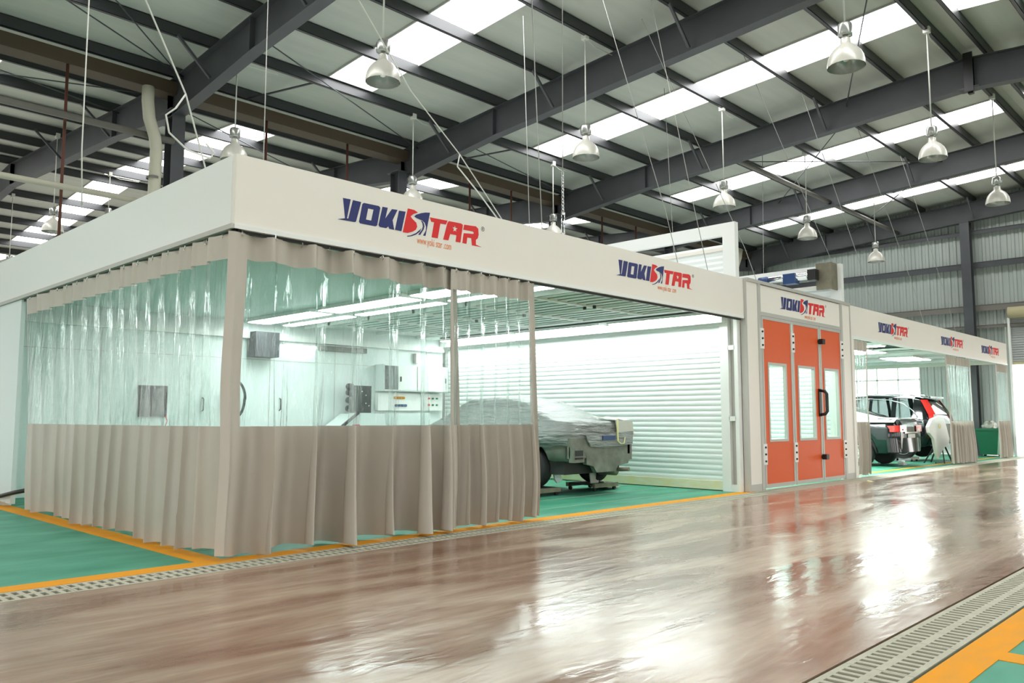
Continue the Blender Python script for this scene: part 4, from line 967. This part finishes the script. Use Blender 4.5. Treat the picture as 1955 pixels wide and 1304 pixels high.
LP = [(3.6, 2.66, 'big hanging lamp in front of the first skylight, left of the rest'), (8.45, 2.72, 'hanging lamp above and right of the large logo'), (13.6, 2.70, 'hanging lamp above the white shutter frame'), (18.2, 2.75, 'hanging lamp above the rear of the enclosed booth'), (23.0, 2.66, 'smallest hanging lamp, in front of the corrugated wall'),
      (7.85, -2.49, 'large hanging lamp high above the small logo, near the ridge'), (13.45, -1.93, 'ridge line lamp, second from the near end'), (18.15, -1.93, 'ridge line lamp nearest the end wall column'),
      (3.85, 7.71, 'lamp half hidden behind the tip of the corner fascia'), (8.25, 7.71, 'lamp peeking over the fascia right above the large logo'), (13.2, 7.71, 'lamp peeking over the fascia right of the large logo'),
      (3.2, 16.18, 'small lamp behind the side fascia below the rear skylights'), (5.7, 19.5, 'dark lamp silhouetted against the rear skylight'), (4.2, 23.99, 'lamp low at the far left beyond the side fascia')]
for x, y, l in LP: lamp(x, y, zr(y) + .62, l, z0=6.3 if y == -1.93 else 6.2 if y < 9 else (6.05 if y != 19.5 else 7.1))

# ------------------------------------------------------------------ wires that hold the booth roofs
def wire(pts, r, lab, m='wire', nm='suspension_wire', grp='booth suspension wires'):
    tag(build(nm, MB().tube(pts, r, 6), m), lab, 'wire', grp)
wire([(-.33, 3, 3.65), (-.36, 3, 4.3), (-.37, 3, 8.5)], .008, 'pale upright wire from the side fascia, left of the cream downpipe', 'cable')
wire([(.55, 1.6, 3.66), (.16, 1.5, 4.68), (-.30, 1.5, 5.56), (-1.6, 1.5, 8.6)], .009, 'white slanting cable reaching the tip of the corner fascia', 'cable')
wire([(.16, 1.5, 4.68), (.06, 1.5, 4.5), (-.04, 1.5, 4.40), (.0, 1.5, 4.22), (.2, 1.5, 4.08), (.45, 1.5, 4.05), (.5, 1.5, 4.12), (.4, 1.5, 4.2)], .010, 'white cable loop hanging off the slanting cable at the corner', 'cable', 'cable_loop', None)
wire([(4.12, .5, 3.65), (3.19, .5, 4.51), (2.4, .5, 5.1), (-.8, .5, 8.6)], .007, 'white slanting cable landing just right of the large logo', 'cable')
wire([(4.0, .5, 3.7), (3.5, .5, 4.1), (3.15, .5, 4.35), (3.19, .5, 4.51)], .009, 'slack white cable beside the slanting one right of the large logo', 'cable', 'cable_loop', None)
def chain(x, y, z0, z1, lab):
    t = thing('turnbuckle_chain', lab, 'chain', (x, y, z0), 'turnbuckles and chains')
    build('turnbuckle', MB().tube([(x - .03, y, z0 + .1), (x - .03, y, z0 + .38)], .008, 6).tube([(x + .03, y, z0 + .1), (x + .03, y, z0 + .38)], .008, 6).box(x - .035, x + .035, y - .01, y + .01, z0 + .08, z0 + .11).box(x - .035, x + .035, y - .01, y + .01, z0 + .37, z0 + .40), 'chrome', t)
    s = MB(); z = z0 + .42; k = 0
    while z < z0 + .95:
        a = [(x + (.018 * math.cos(q) if k % 2 else 0), y + (0 if k % 2 else .018 * math.cos(q)), z + .03 * math.sin(q)) for q in [i * math.pi / 4 for i in range(9)]]
        s.tube(a, .005, 5, caps=False); z += .048; k += 1
    build('links', s, 'chrome', t); build('hook', MB().tube([(x, y, z0 + .1), (x, y, z0 + .03), (x + .03, y, z0 - .01), (x, y, z0 - .03)], .008, 6), 'chrome', t)
    build('wire', MB().tube([(x, y, z0 + .94), (x + .02, y, z1)], .007, 5), 'wire', t)
chain(4.98, .35, 3.68, 8.3, 'steel turnbuckle and chain on the fascia top, between the two logos')
for i, (x, y, x2, y2, z2, l) in enumerate([(4.50, .3, 4.2, .3, 8.5, 'upright pale wire left of the turnbuckle chain'), (11.96, 3.0, 11.6, 3.0, 8.6, 'upright wire behind the white shutter frame'), (9.2, 1.0, 6.5, 1.0, 8.6, 'slanting wire crossing in front of the white shutter frame'), (9.1, .5, 8.0, .9, 8.6, 'darker knotted wire dropping beside the white frame post'),
        (13.5, 1.5, 8.6, 1.5, 8.6, 'slanting wire landing on the enclosed booth roof'), (17.0, 1.0, 11.5, 1.0, 8.7, 'slanting wire landing past the shutter motor'), (16.0, 3.0, 16.2, 3.0, 8.6, 'upright wire beyond the shutter motor'), (18.6, 1.0, 14.2, 1.0, 8.7, 'long slanting wire to the far fascia above its first logo'), (22.5, 1.0, 17.5, 1.0, 8.7, 'long slanting wire to the far fascia above its second logo'), (25.5, 1.0, 20.5, 1.0, 8.8, 'long slanting wire to the far fascia near its end'),
        (1.9, 3.0, 1.9, 3.0, 8.5, 'thin upright wire above the start of the large logo'), (7.2, 3.0, 7.0, 3.0, 8.6, 'thin upright wire left of the white shutter frame')]):
    wire([(x, y, 3.2 if y > .5 else 3.66), (x + (x2 - x) * .25, y + (y2 - y) * .25, 3.6 + (z2 - 3.6) * .25), (x2, y2, z2)], .007, l)
